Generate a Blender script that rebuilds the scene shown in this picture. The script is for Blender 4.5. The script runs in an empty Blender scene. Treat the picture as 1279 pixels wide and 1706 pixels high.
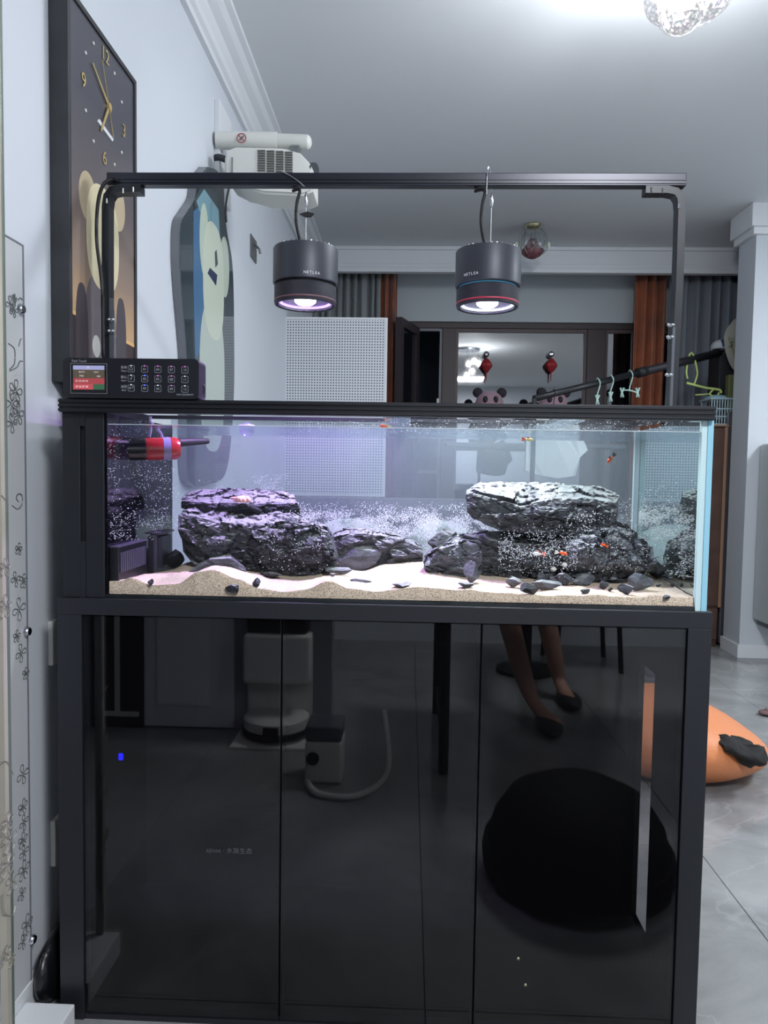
import bpy, bmesh, math, random
from mathutils import Vector, Matrix, noise, Euler
from math import sin, cos, pi
S = bpy.context.scene
C = S.collection
# ------------------------------------------------------------------ camera
F = 1200.0; CX, CY = 639.5, 853.0; EYE = Vector((0, 0, 1.07))
YAW, PITCH, ROLL = .0347, .0541, .0156
fwd = Vector((-sin(YAW)*cos(PITCH), cos(YAW)*cos(PITCH), -sin(PITCH)))
rt0 = Vector((cos(YAW), sin(YAW), 0)); up0 = rt0.cross(fwd)
rt = cos(ROLL)*rt0 + sin(ROLL)*up0; up = -sin(ROLL)*rt0 + cos(ROLL)*up0
cam = bpy.data.objects.new('camera', bpy.data.cameras.new('camera')); C.objects.link(cam)
cam.matrix_world = Matrix(((rt.x, up.x, -fwd.x, 0), (rt.y, up.y, -fwd.y, 0), (rt.z, up.z, -fwd.z, EYE.z), (0, 0, 0, 1)))
cam.data.sensor_fit = 'HORIZONTAL'; cam.data.sensor_width = 36; cam.data.lens = F/1279*36
cam.data.clip_start = .02
S.camera = cam
# ------------------------------------------------------------------ world, view, fill lights
w = bpy.data.worlds.new('world'); S.world = w; w.use_nodes = True
w.node_tree.nodes['Background'].inputs[0].default_value = (.010, .014, .022, 1)
w.node_tree.nodes['Background'].inputs[1].default_value = 1
vs = S.view_settings
vs.view_transform = 'Standard'; vs.look = 'None'; vs.gamma = 1; vs.use_curve_mapping = False
vs.exposure = 0.24
S.cycles.transparent_max_bounces = 32; S.cycles.max_bounces = 10; S.cycles.glossy_bounces = 6
S.cycles.caustics_reflective = False; S.cycles.caustics_refractive = False
S.cycles.sample_clamp_indirect = 4
def light(name, kind, loc, power, col, size=.1, target=None, **k):
    d = bpy.data.lights.new(name, kind); d.energy = power; d.color = col
    if kind == 'AREA': d.size = size
    elif kind in ('POINT', 'SPOT'): d.shadow_soft_size = size
    for a, b in k.items(): setattr(d, a, b)
    o = bpy.data.objects.new(name, d); C.objects.link(o); o.location = loc
    if target is not None:
        o.rotation_euler = (Vector(target)-Vector(loc)).to_track_quat('-Z', 'Y').to_euler()
    return o
CH = Vector((.80, 2.02, 2.36))                         # chandelier centre
CEIL = 2.65
P_CHAND = 15.5
P_FILL = 76.0
light('fill_light_behind', 'AREA', (.9, -.55, CEIL-.05), P_FILL, (.94, .96, 1), .5, target=(.9, -.55, 0))  # added fill without a fixture, lifts the foreground
light('fill_light_right', 'AREA', (3.1, 2.3, CEIL-.05), 62.0, (.90, .95, 1), .5, target=(3.1, 2.3, 0))  # added fill without a fixture, brightens the far part of the room

# ------------------------------------------------------------------ helpers
def ray(px, py): return fwd + rt*((px-CX)/F) - up*((py-CY)/F)
def P(px, py, Y):
    d = ray(px, py); return EYE + d*(Y/d.y)
def PX(px, py, X):
    d = ray(px, py); return EYE + d*(X/d.x)
def PZ(px, py, Z):
    d = ray(px, py); return EYE + d*((Z-EYE.z)/d.z)
def lin(c):
    return tuple((v/12.92 if v <= .04045 else ((v+.055)/1.055)**2.4) for v in [x/255 for x in c])
def mat(name, rgb, rough=.5, metal=0, emit=None, es=0, alpha=1, coat=0, spec=.5, noise_amt=0, noise_scale=20, bump=0, bump_scale=60, rgb2=None, trans=0, sheen=0):
    m = bpy.data.materials.new(name); m.use_nodes = True
    nt = m.node_tree; b = nt.nodes['Principled BSDF']
    c = lin(rgb)
    b.inputs['Base Color'].default_value = (*c, 1)
    b.inputs['Roughness'].default_value = rough; b.inputs['Metallic'].default_value = metal
    b.inputs['Specular IOR Level'].default_value = spec
    b.inputs['Coat Weight'].default_value = coat
    b.inputs['Alpha'].default_value = alpha
    b.inputs['Sheen Weight'].default_value = sheen
    if emit: b.inputs['Emission Color'].default_value = (*lin(emit), 1); b.inputs['Emission Strength'].default_value = es
    if noise_amt or rgb2:
        tc = nt.nodes.new('ShaderNodeTexCoord'); n = nt.nodes.new('ShaderNodeTexNoise'); n.inputs['Scale'].default_value = noise_scale
        n.inputs['Detail'].default_value = 6
        nt.links.new(tc.outputs['Object'], n.inputs['Vector'])
        r = nt.nodes.new('ShaderNodeValToRGB')
        c2 = lin(rgb2) if rgb2 else tuple(max(0, v*(1-noise_amt)) for v in c)
        r.color_ramp.elements[0].position = .35; r.color_ramp.elements[1].position = .65
        r.color_ramp.elements[0].color = (*c2, 1); r.color_ramp.elements[1].color = (*c, 1)
        nt.links.new(n.outputs['Fac'], r.inputs['Fac']); nt.links.new(r.outputs['Color'], b.inputs['Base Color'])
    if bump:
        tc = nt.nodes.new('ShaderNodeTexCoord'); n = nt.nodes.new('ShaderNodeTexNoise'); n.inputs['Scale'].default_value = bump_scale
        n.inputs['Detail'].default_value = 8
        bp = nt.nodes.new('ShaderNodeBump'); bp.inputs['Strength'].default_value = bump; bp.inputs['Distance'].default_value = .01
        nt.links.new(tc.outputs['Object'], n.inputs['Vector']); nt.links.new(n.outputs['Fac'], bp.inputs['Height']); nt.links.new(bp.outputs['Normal'], b.inputs['Normal'])
    return m
def shader_mat(name, build):
    m = bpy.data.materials.new(name); m.use_nodes = True; nt = m.node_tree
    for n in list(nt.nodes): nt.nodes.remove(n)
    out = nt.nodes.new('ShaderNodeOutputMaterial')
    nt.links.new(build(nt), out.inputs['Surface']); return m
def N(nt, kind, **k):
    n = nt.nodes.new('ShaderNode'+kind)
    for a, v in k.items():
        if a in n.inputs.keys(): n.inputs[a].default_value = v
        else: setattr(n, a, v)
    return n
def mixsh(nt, fac, a, b):
    m = nt.nodes.new('ShaderNodeMixShader')
    if isinstance(fac, (int, float)): m.inputs[0].default_value = fac
    else: nt.links.new(fac, m.inputs[0])
    nt.links.new(a, m.inputs[1]); nt.links.new(b, m.inputs[2]); return m.outputs[0]
def glass(name, tint, gloss=.06, haze=0, haze_col=(.8, .9, 1), rough=.0, gloss_pow=None):
    def b(nt):
        t = N(nt, 'BsdfTransparent'); t.inputs[0].default_value = (*tint, 1)
        g = N(nt, 'BsdfGlossy'); g.inputs['Roughness'].default_value = rough; g.inputs[0].default_value = (1, 1, 1, 1)
        s = t.outputs[0]
        if haze:
            d = N(nt, 'BsdfDiffuse'); d.inputs[0].default_value = (*haze_col, 1)
            tr = N(nt, 'BsdfTranslucent'); tr.inputs[0].default_value = (*haze_col, 1)
            s = mixsh(nt, haze, s, mixsh(nt, .5, d.outputs[0], tr.outputs[0]))
        lw = N(nt, 'LayerWeight'); lw.inputs['Blend'].default_value = .5
        p = N(nt, 'Math', operation='POWER'); nt.links.new(lw.outputs['Facing'], p.inputs[0]); p.inputs[1].default_value = 4
        mm = N(nt, 'Math', operation='MULTIPLY_ADD', use_clamp=True); nt.links.new(p.outputs[0], mm.inputs[0]); mm.inputs[1].default_value = .6; mm.inputs[2].default_value = gloss
        return mixsh(nt, mm.outputs[0], s, g.outputs[0])
    return shader_mat(name, b)

def bx(bm, x0, x1, y0, y1, z0, z1, bev=0, seg=2):
    g = bmesh.new()
    bmesh.ops.create_cube(g, size=1)
    for v in g.verts: v.co = Vector(((x0+x1)/2+v.co.x*(x1-x0), (y0+y1)/2+v.co.y*(y1-y0), (z0+z1)/2+v.co.z*(z1-z0)))
    if bev: bmesh.ops.bevel(g, geom=g.edges[:], offset=bev, segments=seg, affect='EDGES', profile=.6)
    merge(bm, g); return bm
def merge(bm, g, M=None):
    if M is not None: g.transform(M)
    me = bpy.data.meshes.new('tmp'); g.to_mesh(me); bm.from_mesh(me); bpy.data.meshes.remove(me); g.free()
def BM(): return bmesh.new()
def box(*a, **k): return bx(BM(), *a, **k)
def cyl(bm, a, b, r, r2=None, seg=24, cap=True):
    a, b = Vector(a), Vector(b); d = b-a; g = bmesh.new()
    bmesh.ops.create_cone(g, segments=seg, radius1=r, radius2=r if r2 is None else r2, depth=d.length, cap_ends=cap)
    merge(bm, g, Matrix.Translation((a+b)/2) @ d.to_track_quat('Z', 'Y').to_matrix().to_4x4()); return bm
def tube(bm, pts, r, seg=8, closed=False):
    pts = [Vector(p) for p in pts]; n = len(pts); rings = []
    ref = Vector((0, 0, 1))
    for i, p in enumerate(pts):
        if closed: t = (pts[(i+1) % n]-pts[i-1])
        else: t = pts[min(i+1, n-1)]-pts[max(i-1, 0)]
        t.normalize()
        a = t.cross(ref)
        if a.length < .05: a = t.cross(Vector((0, 1, 0)))
        a.normalize(); b = t.cross(a)
        rr = r[i] if isinstance(r, (list, tuple)) else r
        rings.append([bm.verts.new(p+a*cos(2*pi*k/seg)*rr+b*sin(2*pi*k/seg)*rr) for k in range(seg)])
    for i in range(n if closed else n-1):
        A, B = rings[i], rings[(i+1) % n]
        for k in range(seg): bm.faces.new((A[k], A[(k+1) % seg], B[(k+1) % seg], B[k]))
    if not closed: bm.faces.new(rings[0][::-1]); bm.faces.new(rings[-1])
    return bm
def smoothpts(pts, n=6):
    pts = [Vector(p) for p in pts]; out = []
    for i in range(len(pts)-1):
        p0 = pts[max(i-1, 0)]; p1 = pts[i]; p2 = pts[i+1]; p3 = pts[min(i+2, len(pts)-1)]
        for k in range(n):
            t = k/n
            out.append(.5*((2*p1)+(p2-p0)*t+(2*p0-5*p1+4*p2-p3)*t*t+(3*p1-p0-3*p2+p3)*t**3))
    return out+[pts[-1]]
def ell(bm, c, r, u=20, v=12, rot=None):
    g = bmesh.new(); bmesh.ops.create_uvsphere(g, u_segments=u, v_segments=v, radius=1)
    if not hasattr(r, '__len__'): r = (r, r, r)
    M = Matrix.Translation(c) @ ((rot or Euler((0, 0, 0))).to_matrix().to_4x4()) @ Matrix.Diagonal((*r, 1))
    merge(bm, g, M); return bm
def lathe(bm, prof, c, seg=32, M=None):
    g = bmesh.new(); rows = []
    for r, z in prof:
        rows.append([g.verts.new((max(r, 1e-4)*cos(2*pi*k/seg), max(r, 1e-4)*sin(2*pi*k/seg), z)) for k in range(seg)])
    for A, B in zip(rows, rows[1:]):
        for k in range(seg): g.faces.new((A[k], A[(k+1) % seg], B[(k+1) % seg], B[k]))
    T = Matrix.Translation(c)
    merge(bm, g, T @ M if M is not None else T); return bm
def prism(bm, pts, off):
    """closed polygon of 3-D points extruded by the vector off"""
    off = Vector(off); a = [bm.verts.new(p) for p in pts]; b = [bm.verts.new(Vector(p)+off) for p in pts]
    n = len(pts); bm.faces.new(a); bm.faces.new(b[::-1])
    for i in range(n): bm.faces.new((a[i], b[i], b[(i+1) % n], a[(i+1) % n]))
    return bm
def obj(name, bm, m, parent=None, smooth=False, label=None):
    bmesh.ops.recalc_face_normals(bm, faces=bm.faces[:])
    off = Vector((0, 0, 0))
    if parent is None and bm.verts:
        xs = [v.co for v in bm.verts]
        lo = Vector([min(c[i] for c in xs) for i in range(3)]); hi = Vector([max(c[i] for c in xs) for i in range(3)])
        off = Vector(((lo.x+hi.x)/2, (lo.y+hi.y)/2, lo.z))
        bmesh.ops.translate(bm, vec=-off, verts=bm.verts[:])
    me = bpy.data.meshes.new(name); bm.to_mesh(me); bm.free()
    if smooth:
        for p in me.polygons: p.use_smooth = True
        if smooth != 'all': 
            try: me.set_sharp_from_angle(angle=math.radians(38))
            except Exception: pass
    if m: me.materials.append(m)
    o = bpy.data.objects.new(name, me); C.objects.link(o); o.location = off
    if parent is not None:
        o.parent = parent; o.matrix_parent_inverse = Matrix.Translation(-base_of(parent))
    if label: o['label'] = label
    return o
def base_of(o):
    v = Vector(o.location)
    while o.parent is not None:
        # parts keep world coordinates, so their own offset is nil
        return Vector((0, 0, 0))
    return v
def sub(name, bm, m, parent, **k):
    o = obj(name, bm, m, None, **k)
    # parent is a part built in world coordinates
    o.parent = parent; o.matrix_parent_inverse = Matrix.Identity(4); return o
def thing(name, label, cat, loc, group=None):
    o = bpy.data.objects.new(name, None); C.objects.link(o); o.location = loc; o.empty_display_size = .05
    o['label'] = label; o['category'] = cat
    if group: o['group'] = group
    return o
def tag(o, label, cat, group=None, kind=None):
    o['label'] = label; o['category'] = cat
    if group: o['group'] = group
    if kind: o['kind'] = kind
    return o
def struct(name, bm, m, smooth=False, parent=None, label=None):
    o = obj(name, bm, m, parent, smooth)
    if parent is None: o['kind'] = 'structure'
    if label: o['label'] = label
    return o
def text(s, loc, size, m, parent, name='lettering', rot=(pi/2, 0, 0), align='LEFT', ext=.0002, font=None):
    c = bpy.data.curves.new(name, 'FONT'); c.body = s; c.size = size; c.extrude = ext; c.align_x = align; c.align_y = 'CENTER'
    c.materials.append(m)
    to = bpy.data.objects.new(name, c); me = bpy.data.meshes.new_from_object(to); bpy.data.objects.remove(to); bpy.data.curves.remove(c)
    o = bpy.data.objects.new(name, me); C.objects.link(o); o.location = loc; o.rotation_euler = rot
    o.parent = parent; o.matrix_parent_inverse = Matrix.Translation(-base_of(parent)); return o
def interp(pts, x):
    if x <= pts[0][0]: return pts[0][1]
    for (a, b), (c, d) in zip(pts, pts[1:]):
        if x <= c: 
            t = (x-a)/(c-a); t = t*t*(3-2*t); return b+(d-b)*t
    return pts[-1][1]

# ------------------------------------------------------------------ materials
M_wall = mat('wall_paint', (214, 219, 226), .6, noise_amt=.02, noise_scale=2)
M_ceil = mat('ceiling_paint', (222, 225, 227), .7)
M_trim = mat('trim_white', (228, 231, 234), .45)
M_black = mat('black_aluminium', (32, 34, 40), .38, spec=.5)
M_blackm = mat('black_matte', (20, 21, 24), .6)
M_lamp = mat('lamp_anodised', (64, 67, 76), .45, metal=.3)
M_chrome = mat('chrome', (215, 218, 222), .18, metal=1)
M_white = mat('white_plastic', (226, 226, 220), .4)
M_offw = mat('offwhite_plastic', (214, 216, 210), .42)
M_brown = mat('window_brown', (66, 54, 56), .45)
M_dark = mat('dark_void', (12, 13, 16), .8)

# ================================================================== LARGE STRUCTURE
WX = -.73; FARY = 5.55; PELY = 5.12; BACKY = -1.9; RX = 3.9
def marble():
    m = bpy.data.materials.new('grey_marble_tile'); m.use_nodes = True; nt = m.node_tree; b = nt.nodes['Principled BSDF']
    geo = N(nt, 'NewGeometry'); n1 = N(nt, 'TexNoise'); n1.inputs['Scale'].default_value = 1.6; n1.inputs['Detail'].default_value = 9; n1.inputs['Roughness'].default_value = .62; n1.inputs['Distortion'].default_value = 1.6
    nt.links.new(geo.outputs['Position'], n1.inputs['Vector'])
    r = N(nt, 'ValToRGB'); e = r.color_ramp.elements
    e[0].position = .3; e[0].color = (*lin((118, 120, 121)), 1); e[1].position = .7; e[1].color = (*lin((160, 162, 162)), 1)
    nt.links.new(n1.outputs['Fac'], r.inputs['Fac'])
    n2 = N(nt, 'TexNoise'); n2.inputs['Scale'].default_value = 1.1; n2.inputs['Detail'].default_value = 5; n2.inputs['Distortion'].default_value = 3
    nt.links.new(geo.outputs['Position'], n2.inputs['Vector'])
    r2 = N(nt, 'ValToRGB'); e = r2.color_ramp.elements
    e[0].position = .485; e[0].color = (0, 0, 0, 1); e[1].position = .5; e[1].color = (1, 1, 1, 1); x = e.new(.515); x.color = (0, 0, 0, 1)
    nt.links.new(n2.outputs['Fac'], r2.inputs['Fac'])
    mx = N(nt, 'MixRGB'); nt.links.new(r.outputs['Color'], mx.inputs[1]); mx.inputs[2].default_value = (*lin((184, 186, 185)), 1)
    ml = N(nt, 'Math', operation='MULTIPLY'); nt.links.new(r2.outputs['Color'], ml.inputs[0]); ml.inputs[1].default_value = .2
    nt.links.new(ml.outputs[0], mx.inputs[0]); nt.links.new(mx.outputs[0], b.inputs['Base Color'])
    b.inputs['Roughness'].default_value = .16
    return m
M_tile = marble()
fl = struct('floor', box(-2.7, RX+.1, BACKY-.1, FARY+.1, -.06, -.006), mat('grout_grey', (150, 150, 148), .8))
tile = None
for i in range(-3, 6):
    for j in range(10):
        x0 = WX-.02+i*.8; y0 = -1.93+j*.8
        x1 = min(x0+.7985, RX); y1 = min(y0+.7985, FARY)
        if i < 0 and y0 > 1.4: continue
        if x1-x0 > .79 and y1-y0 > .79 and tile is not None:
            o = tile.copy(); C.objects.link(o); o.location = (x0+.39925, y0+.39925, -.006)
        else:
            o = obj('tile', box(x0, x1, y0, y1, -.006, 0, bev=.0012, seg=1), M_tile)
            if tile is None: tile = o
        o.parent = fl; o.matrix_parent_inverse = Matrix.Translation(-Vector(fl.location))
struct('ceiling', box(-2.7, RX+.1, BACKY-.1, FARY+.1, CEIL, CEIL+.08), M_ceil)
LY = 1.13; LX = -2.6
struct('wall_left', box(WX-.12, WX, LY, FARY, 0, CEIL), M_wall)
struct('wall_hall', box(LX-.1, LX, BACKY, LY+.4, 0, CEIL), M_wall)
struct('wall_hall_end', box(LX, WX-.12, LY+.3, LY+.4, 0, CEIL), M_wall)
struct('wall_right', box(RX, RX+.1, BACKY, FARY, 0, CEIL), M_wall)
struct('wall_back', box(LX, RX, BACKY-.1, BACKY, 0, CEIL), M_wall)
# far wall with the window opening
WT = P(800, 536, FARY).z; WB = P(700, 850, FARY).z; WL = P(650, 540, FARY).x; WR = P(1150, 540, FARY).x
bm = box(WX, RX, FARY, FARY+.2, WT, CEIL); bx(bm, WX, RX, FARY, FARY+.2, 0, WB); bx(bm, WX, WL, FARY, FARY+.2, WB, WT); bx(bm, WR, RX, FARY, FARY+.2, WB, WT)
struct('wall_far', bm, mat('far_wall_paint', (196, 204, 208), .6))
# pelmet in front of the curtains, with its lower lip
PB = P(800, 455, PELY).z
bm = box(WX, RX, PELY, PELY+.03, PB, CEIL); bx(bm, WX, RX, PELY-.022, PELY, PB, PB+.035, bev=.006); bx(bm, WX, RX, PELY-.012, PELY, PB+.035, PB+.06, bev=.004)
bx(bm, WX, RX, PELY-.02, PELY, CEIL-.025, CEIL, bev=.006)
struct('trim_1', bm, M_trim)
# ceiling moulding along the left wall
def moulding(name, y0, y1, x, side):
    prof = [(0, 0), (.105, 0), (.105, -.016), (.085, -.022), (.07, -.04), (.045, -.055), (.032, -.085), (.03, -.11), (.018, -.12), (.018, -.142), (0, -.142)]
    bm = BM(); prism(bm, [Vector((x+side*a, y0, CEIL+b)) for a, b in prof], (0, y1-y0, 0)); return struct(name, bm, M_trim)
moulding('trim_2', LY, PELY, WX, 1)
bl = struct('baseboard_left', box(WX, WX+.014, LY, FARY, 0, .075, bev=.003), M_trim)
# column on the right
cp = PZ(1232, 1095, 0); COLX = 1.985; COLY = 4.33
struct('wall_column', box(COLX, RX, COLY, COLY+.22, 0, CEIL), mat('column_paint', (206, 212, 218), .6))
bm = box(COLX-.05, RX, COLY-.05, COLY+.24, CEIL-.13, CEIL, bev=.004); bx(bm, COLX-.03, RX, COLY-.03, COLY+.23, CEIL-.17, CEIL-.13, bev=.004)
struct('trim_3', bm, M_trim)
struct('baseboard_column', box(COLX-.014, RX, COLY-.014, COLY+.23, 0, .08, bev=.003), M_trim)
# ------------------------------------------------------------------ window
wy = FARY+.05
M_glassw = shader_mat('window_glass_night', lambda nt: mixsh(nt, .30, N(nt, 'BsdfTransparent').outputs[0], N(nt, 'BsdfGlossy', Roughness=.02).outputs[0]))
bm = BM()
def wx(px): return P(px, 600, wy).x
zt = WT; zb = WB
bx(bm, WL, WR, wy-.03, wy+.04, zt-.045, zt, bev=.004); bx(bm, WL, WR, wy-.03, wy+.04, zb, zb+.05, bev=.004)
win = struct('window_1', bm, M_brown)
for a, b in ((650, 690), (736, 758), (976, 1006), (1056, 1064), (1136, 1150)):
    obj('mullion', box(wx(a), wx(b), wy-.035, wy+.045, zb+.05, zt-.045, bev=.004), M_brown, win)
M_inner = mat('window_inner_frame', (120, 122, 130), .4)
for a, b in ((690, 736), (758, 976), (1006, 1056), (1064, 1136)):
    x0, x1 = wx(a), wx(b); t = .022
    if a != 690:
        bm = box(x0, x0+t, wy-.015, wy+.03, zb+.05, zt-.045); bx(bm, x1-t, x1, wy-.015, wy+.03, zb+.05, zt-.045); bx(bm, x0+t, x1-t, wy-.015, wy+.03, zt-.07, zt-.045); bx(bm, x0+t, x1-t, wy-.015, wy+.03, zb+.05, zb+.075)
        f = obj('window_sash', bm, mat('sash_%d' % a, (88, 74, 76), .45), win)
        sub('pane', box(x0+t, x1-t, wy, wy+.006, zb+.075, zt-.07), M_glassw, f)
    else:
        z1 = P(720, 548, wy).z; zc = P(710, 786, wy).z
        bm = box(x0, x0+.02, wy-.02, wy+.02, zb+.05, z1); bx(bm, x1-.02, x1, wy-.02, wy+.02, zb+.05, z1); bx(bm, x0+.02, x1-.02, wy-.02, wy+.02, z1-.02, z1); bx(bm, x0+.02, x1-.02, wy-.02, wy+.02, zc-.012, zc+.012)
        obj('opening_frame', bm, M_inner, win)
# night outside: the dark balcony wall seen through the open casement
obj('balcony_wall', box(WL-.6, WR+.6, wy+.9, wy+.95, 0, CEIL), mat('outside_wall', (58, 64, 72), .9), win)
obj('handle_strip', box(wx(728), wx(732), wy-.06, wy-.045, P(720, 690, wy).z, P(720, 665, wy).z, bev=.002), M_white, win)
# opened casement sash, swung into the room
hp = Vector((wx(689), wy-.03, 0)); dp = P(659, 520, wy-.42)
bm = BM(); a = Vector((hp.x, hp.y, 0)); b = Vector((dp.x, wy-.42, 0)); d = (b-a).normalized(); nrm = Vector((-d.y, d.x, 0))*.045
def sash_bar(bm, s0, s1, z0, z1):
    L = (b-a).length
    prism(bm, [a+d*L*s0+Vector((0, 0, z0)), a+d*L*s1+Vector((0, 0, z0)), a+d*L*s1+Vector((0, 0, z1)), a+d*L*s0+Vector((0, 0, z1))], nrm)
zt2 = WT-.05; zb2 = WB+.06
sash_bar(bm, 0, .14, zb2, zt2); sash_bar(bm, .86, 1, zb2, zt2); sash_bar(bm, .14, .86, zt2-.06, zt2); sash_bar(bm, .14, .86, zb2, zb2+.06)
cs = obj('open_casement', bm, mat('casement_brown', (58, 48, 52), .45), win)
bm = BM(); L = (b-a).length
prism(bm, [a+d*L*.14+nrm*.4+Vector((0, 0, zb2+.06)), a+d*L*.86+nrm*.4+Vector((0, 0, zb2+.06)), a+d*L*.86+nrm*.4+Vector((0, 0, zt2-.06)), a+d*L*.14+nrm*.4+Vector((0, 0, zt2-.06))], nrm*.15)
sub('pane', bm, mat('dark_pane', (26, 27, 32), .1), cs)
bm = BM(); tube(bm, [a+nrm*-.3+d*.012+Vector((0, 0, zb2)), a+nrm*-.3+d*.012+Vector((0, 0, zt2))], .009, 6)
sub('seal_strip', bm, M_offw, cs)

# ================================================================== AQUARIUM
TF = 1.33; TB = 1.71                         # front and back planes
zc = .826                                    # top of the cabinet
xl = P(103, 700, TF).x; xi = P(173, 800, TF).x; xr = P(1189, 700, TF).x; rim_t = P(640, 671, TF).z; rim_b = P(640, 694, TF).z
M_pane_f = glass('front_glass', (.985, .99, .99), gloss=.012)
M_pane_b = glass('back_glass_hazed', (.86, .90, .94), gloss=.03, haze=.125, haze_col=(.74, .84, .95))  # milky layer stands in for lamp light scattered in the water
M_pane_r = shader_mat('side_glass_inner', lambda nt: mixsh(nt, .82, N(nt, 'BsdfTransparent').outputs[0], N(nt, 'BsdfGlossy', Color=(.80, .93, .92, 1), Roughness=.012).outputs[0]))
M_edge = mat('glass_edge_aqua', (150, 205, 225), .25, emit=None)
M_edge2 = mat('glass_edge_pale', (205, 232, 236), .3)
aq = thing('aquarium', 'long glass fish tank with black rim and black filter compartment on cabinet', 'aquarium', ((xl+xr)/2, (TF+TB)/2, zc))
gx = xr-.014                                  # inner face of the right pane
obj('front_pane', box(xi, xr-.002, TF, TF+.006, zc+.002, rim_b+.004), M_pane_f, aq)
obj('back_pane', box(xi, gx, TB, TB+.006, zc+.002, rim_t-.0085), M_pane_b, aq)
obj('side_pane', box(gx, gx+.003, TF+.007, TB, zc+.002, rim_b+.004), M_pane_r, aq, label='right glass pane mirroring the room')
obj('glass_edge', box(xr-.010, xr, TF-.001, TF+.012, zc, rim_b), M_edge, aq, label='pale aqua polished glass edge')
obj('glass_edge', box(xr-.020, xr-.010, TF+.001, TF+.012, zc, rim_b), M_edge2, aq, label='frosted silicone joint beside glass edge')
obj('bottom_pane', box(xi, xr, TF+.004, TB, zc, zc+.006), mat('bottom_glass', (30, 36, 40), .3), aq)
obj('back_seam', box(gx-.012, gx-.001, TB-.012, TB-.001, zc+.002, rim_b), mat('silicone', (188, 210, 220), .35, alpha=.7), aq)
for k in range(2):
    x0 = (-.05, .27)[k]
    obj('brace', box(x0, x0+.05, TF+.008, TB-.002, rim_b-.003, rim_b+.003), glass('brace_glass%d' % k, (.93, .97, .98), .1), aq)
# rim: grooved extrusion, four rails
rxr = P(1191, 690, TF-.01).x
def rimrail(x0, x1, y0, y1, front=False):
    h = (rim_t-rim_b)
    bm = box(x0, x1, y0, y1, rim_b, rim_t, bev=.0012, seg=1)
    if front:
        for k in range(3): bx(bm, x0, x1, y0-.0035, y0+.002, rim_b+h*(.06+.33*k), rim_b+h*(.06+.33*k)+h*.20, bev=.0006, seg=1)
    return bm
rim_m = mat('rim_black', (24, 26, 32), .33)
obj('rim_rail', rimrail(xl, rxr, TF-.012, TF+.012, True), rim_m, aq)
obj('rim_rail', box(xl, rxr, TB-.008, TB+.014, rim_t-.008, rim_t), rim_m, aq)
obj('rim_rail', box(rxr-.024, rxr, TF+.012, TB-.008, rim_t-.010, rim_t), rim_m, aq)
obj('rim_rail', rimrail(xl, xl+.03, TF+.012, TB-.008), rim_m, aq)
# filter compartment
slx0, slx1 = P(133, 800, TF).x, P(142, 800, TF).x; sz0, sz1 = P(138, 902, TF).z, P(138, 710, TF).z
bm = box(xl, slx0, TF, TB, zc, rim_b, bev=.001, seg=1); bx(bm, slx1, xi, TF, TB, zc, rim_b, bev=.001, seg=1)
bx(bm, slx0, slx1, TF, TB, sz1, rim_b); bx(bm, slx0, slx1, TF, TB, zc, sz0); bx(bm, slx0, slx1, TF+.008, TB, sz0, sz1)
fc = obj('filter_compartment', bm, mat('compartment_black', (25, 28, 34), .45), aq)
bm = BM(); pts = []
for k in range(13):
    t = k/12; z = P(100, 735, TF).z*(1-t)+P(100, 870, TF).z*t; pts.append(Vector((xl-.006*sin(pi*t), TF+.04, z)))
prism(bm, [Vector((xl+.002, TF+.04, pts[0].z))]+pts+[Vector((xl+.002, TF+.04, pts[-1].z))], (0, .2, 0)); sub('side_bulge', bm, M_black, fc)
obj('inner_wall', box(xi, xi+.004, TF+.006, TB-.002, zc+.006, rim_b), mat('inner_black_acrylic', (16, 16, 22), .08, spec=.8), aq, label='glossy black overflow wall')
# water surface
wz = P(640, 713, TF+.01).z
def water_sh(nt):
    t = N(nt, 'BsdfTransparent'); t.inputs[0].default_value = (.97, .99, 1, 1)
    g = N(nt, 'BsdfGlossy', Roughness=.03); g.inputs[0].default_value = (.92, .96, 1, 1)
    n = N(nt, 'TexNoise'); n.inputs['Scale'].default_value = 26; n.inputs['Detail'].default_value = 3
    geo = N(nt, 'NewGeometry'); mp = N(nt, 'Mapping'); mp.inputs['Scale'].default_value = (.5, 1.6, 1)
    nt.links.new(geo.outputs['Position'], mp.inputs[0]); nt.links.new(mp.outputs[0], n.inputs['Vector'])
    bp = N(nt, 'Bump'); bp.inputs['Strength'].default_value = .35; bp.inputs['Distance'].default_value = .01
    nt.links.new(n.outputs['Fac'], bp.inputs['Height']); nt.links.new(bp.outputs[0], g.inputs['Normal'])
    lw = N(nt, 'LayerWeight'); lw.inputs['Blend'].default_value = .5
    mr = N(nt, 'MapRange'); mr.inputs['From Min'].default_value = .38; mr.inputs['From Max'].default_value = .62; mr.inputs['To Min'].default_value = .03; mr.inputs['To Max'].default_value = .88
    nt.links.new(lw.outputs['Facing'], mr.inputs['Value'])
    return mixsh(nt, mr.outputs[0], t.outputs[0], g.outputs[0])
wtr = obj('water_surface', box(xi+.005, gx-.001, TF+.007, TB-.001, wz-.001, wz), shader_mat('water_surface', water_sh), aq)
M_men = mat('meniscus', (225, 235, 240), .2, alpha=.75)
bm = BM(); tube(bm, [(xi+.005, TF+.0075, wz), (gx-.001, TF+.0075, wz)], .0009, 6)
obj('waterline', bm, M_men, aq)

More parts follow.
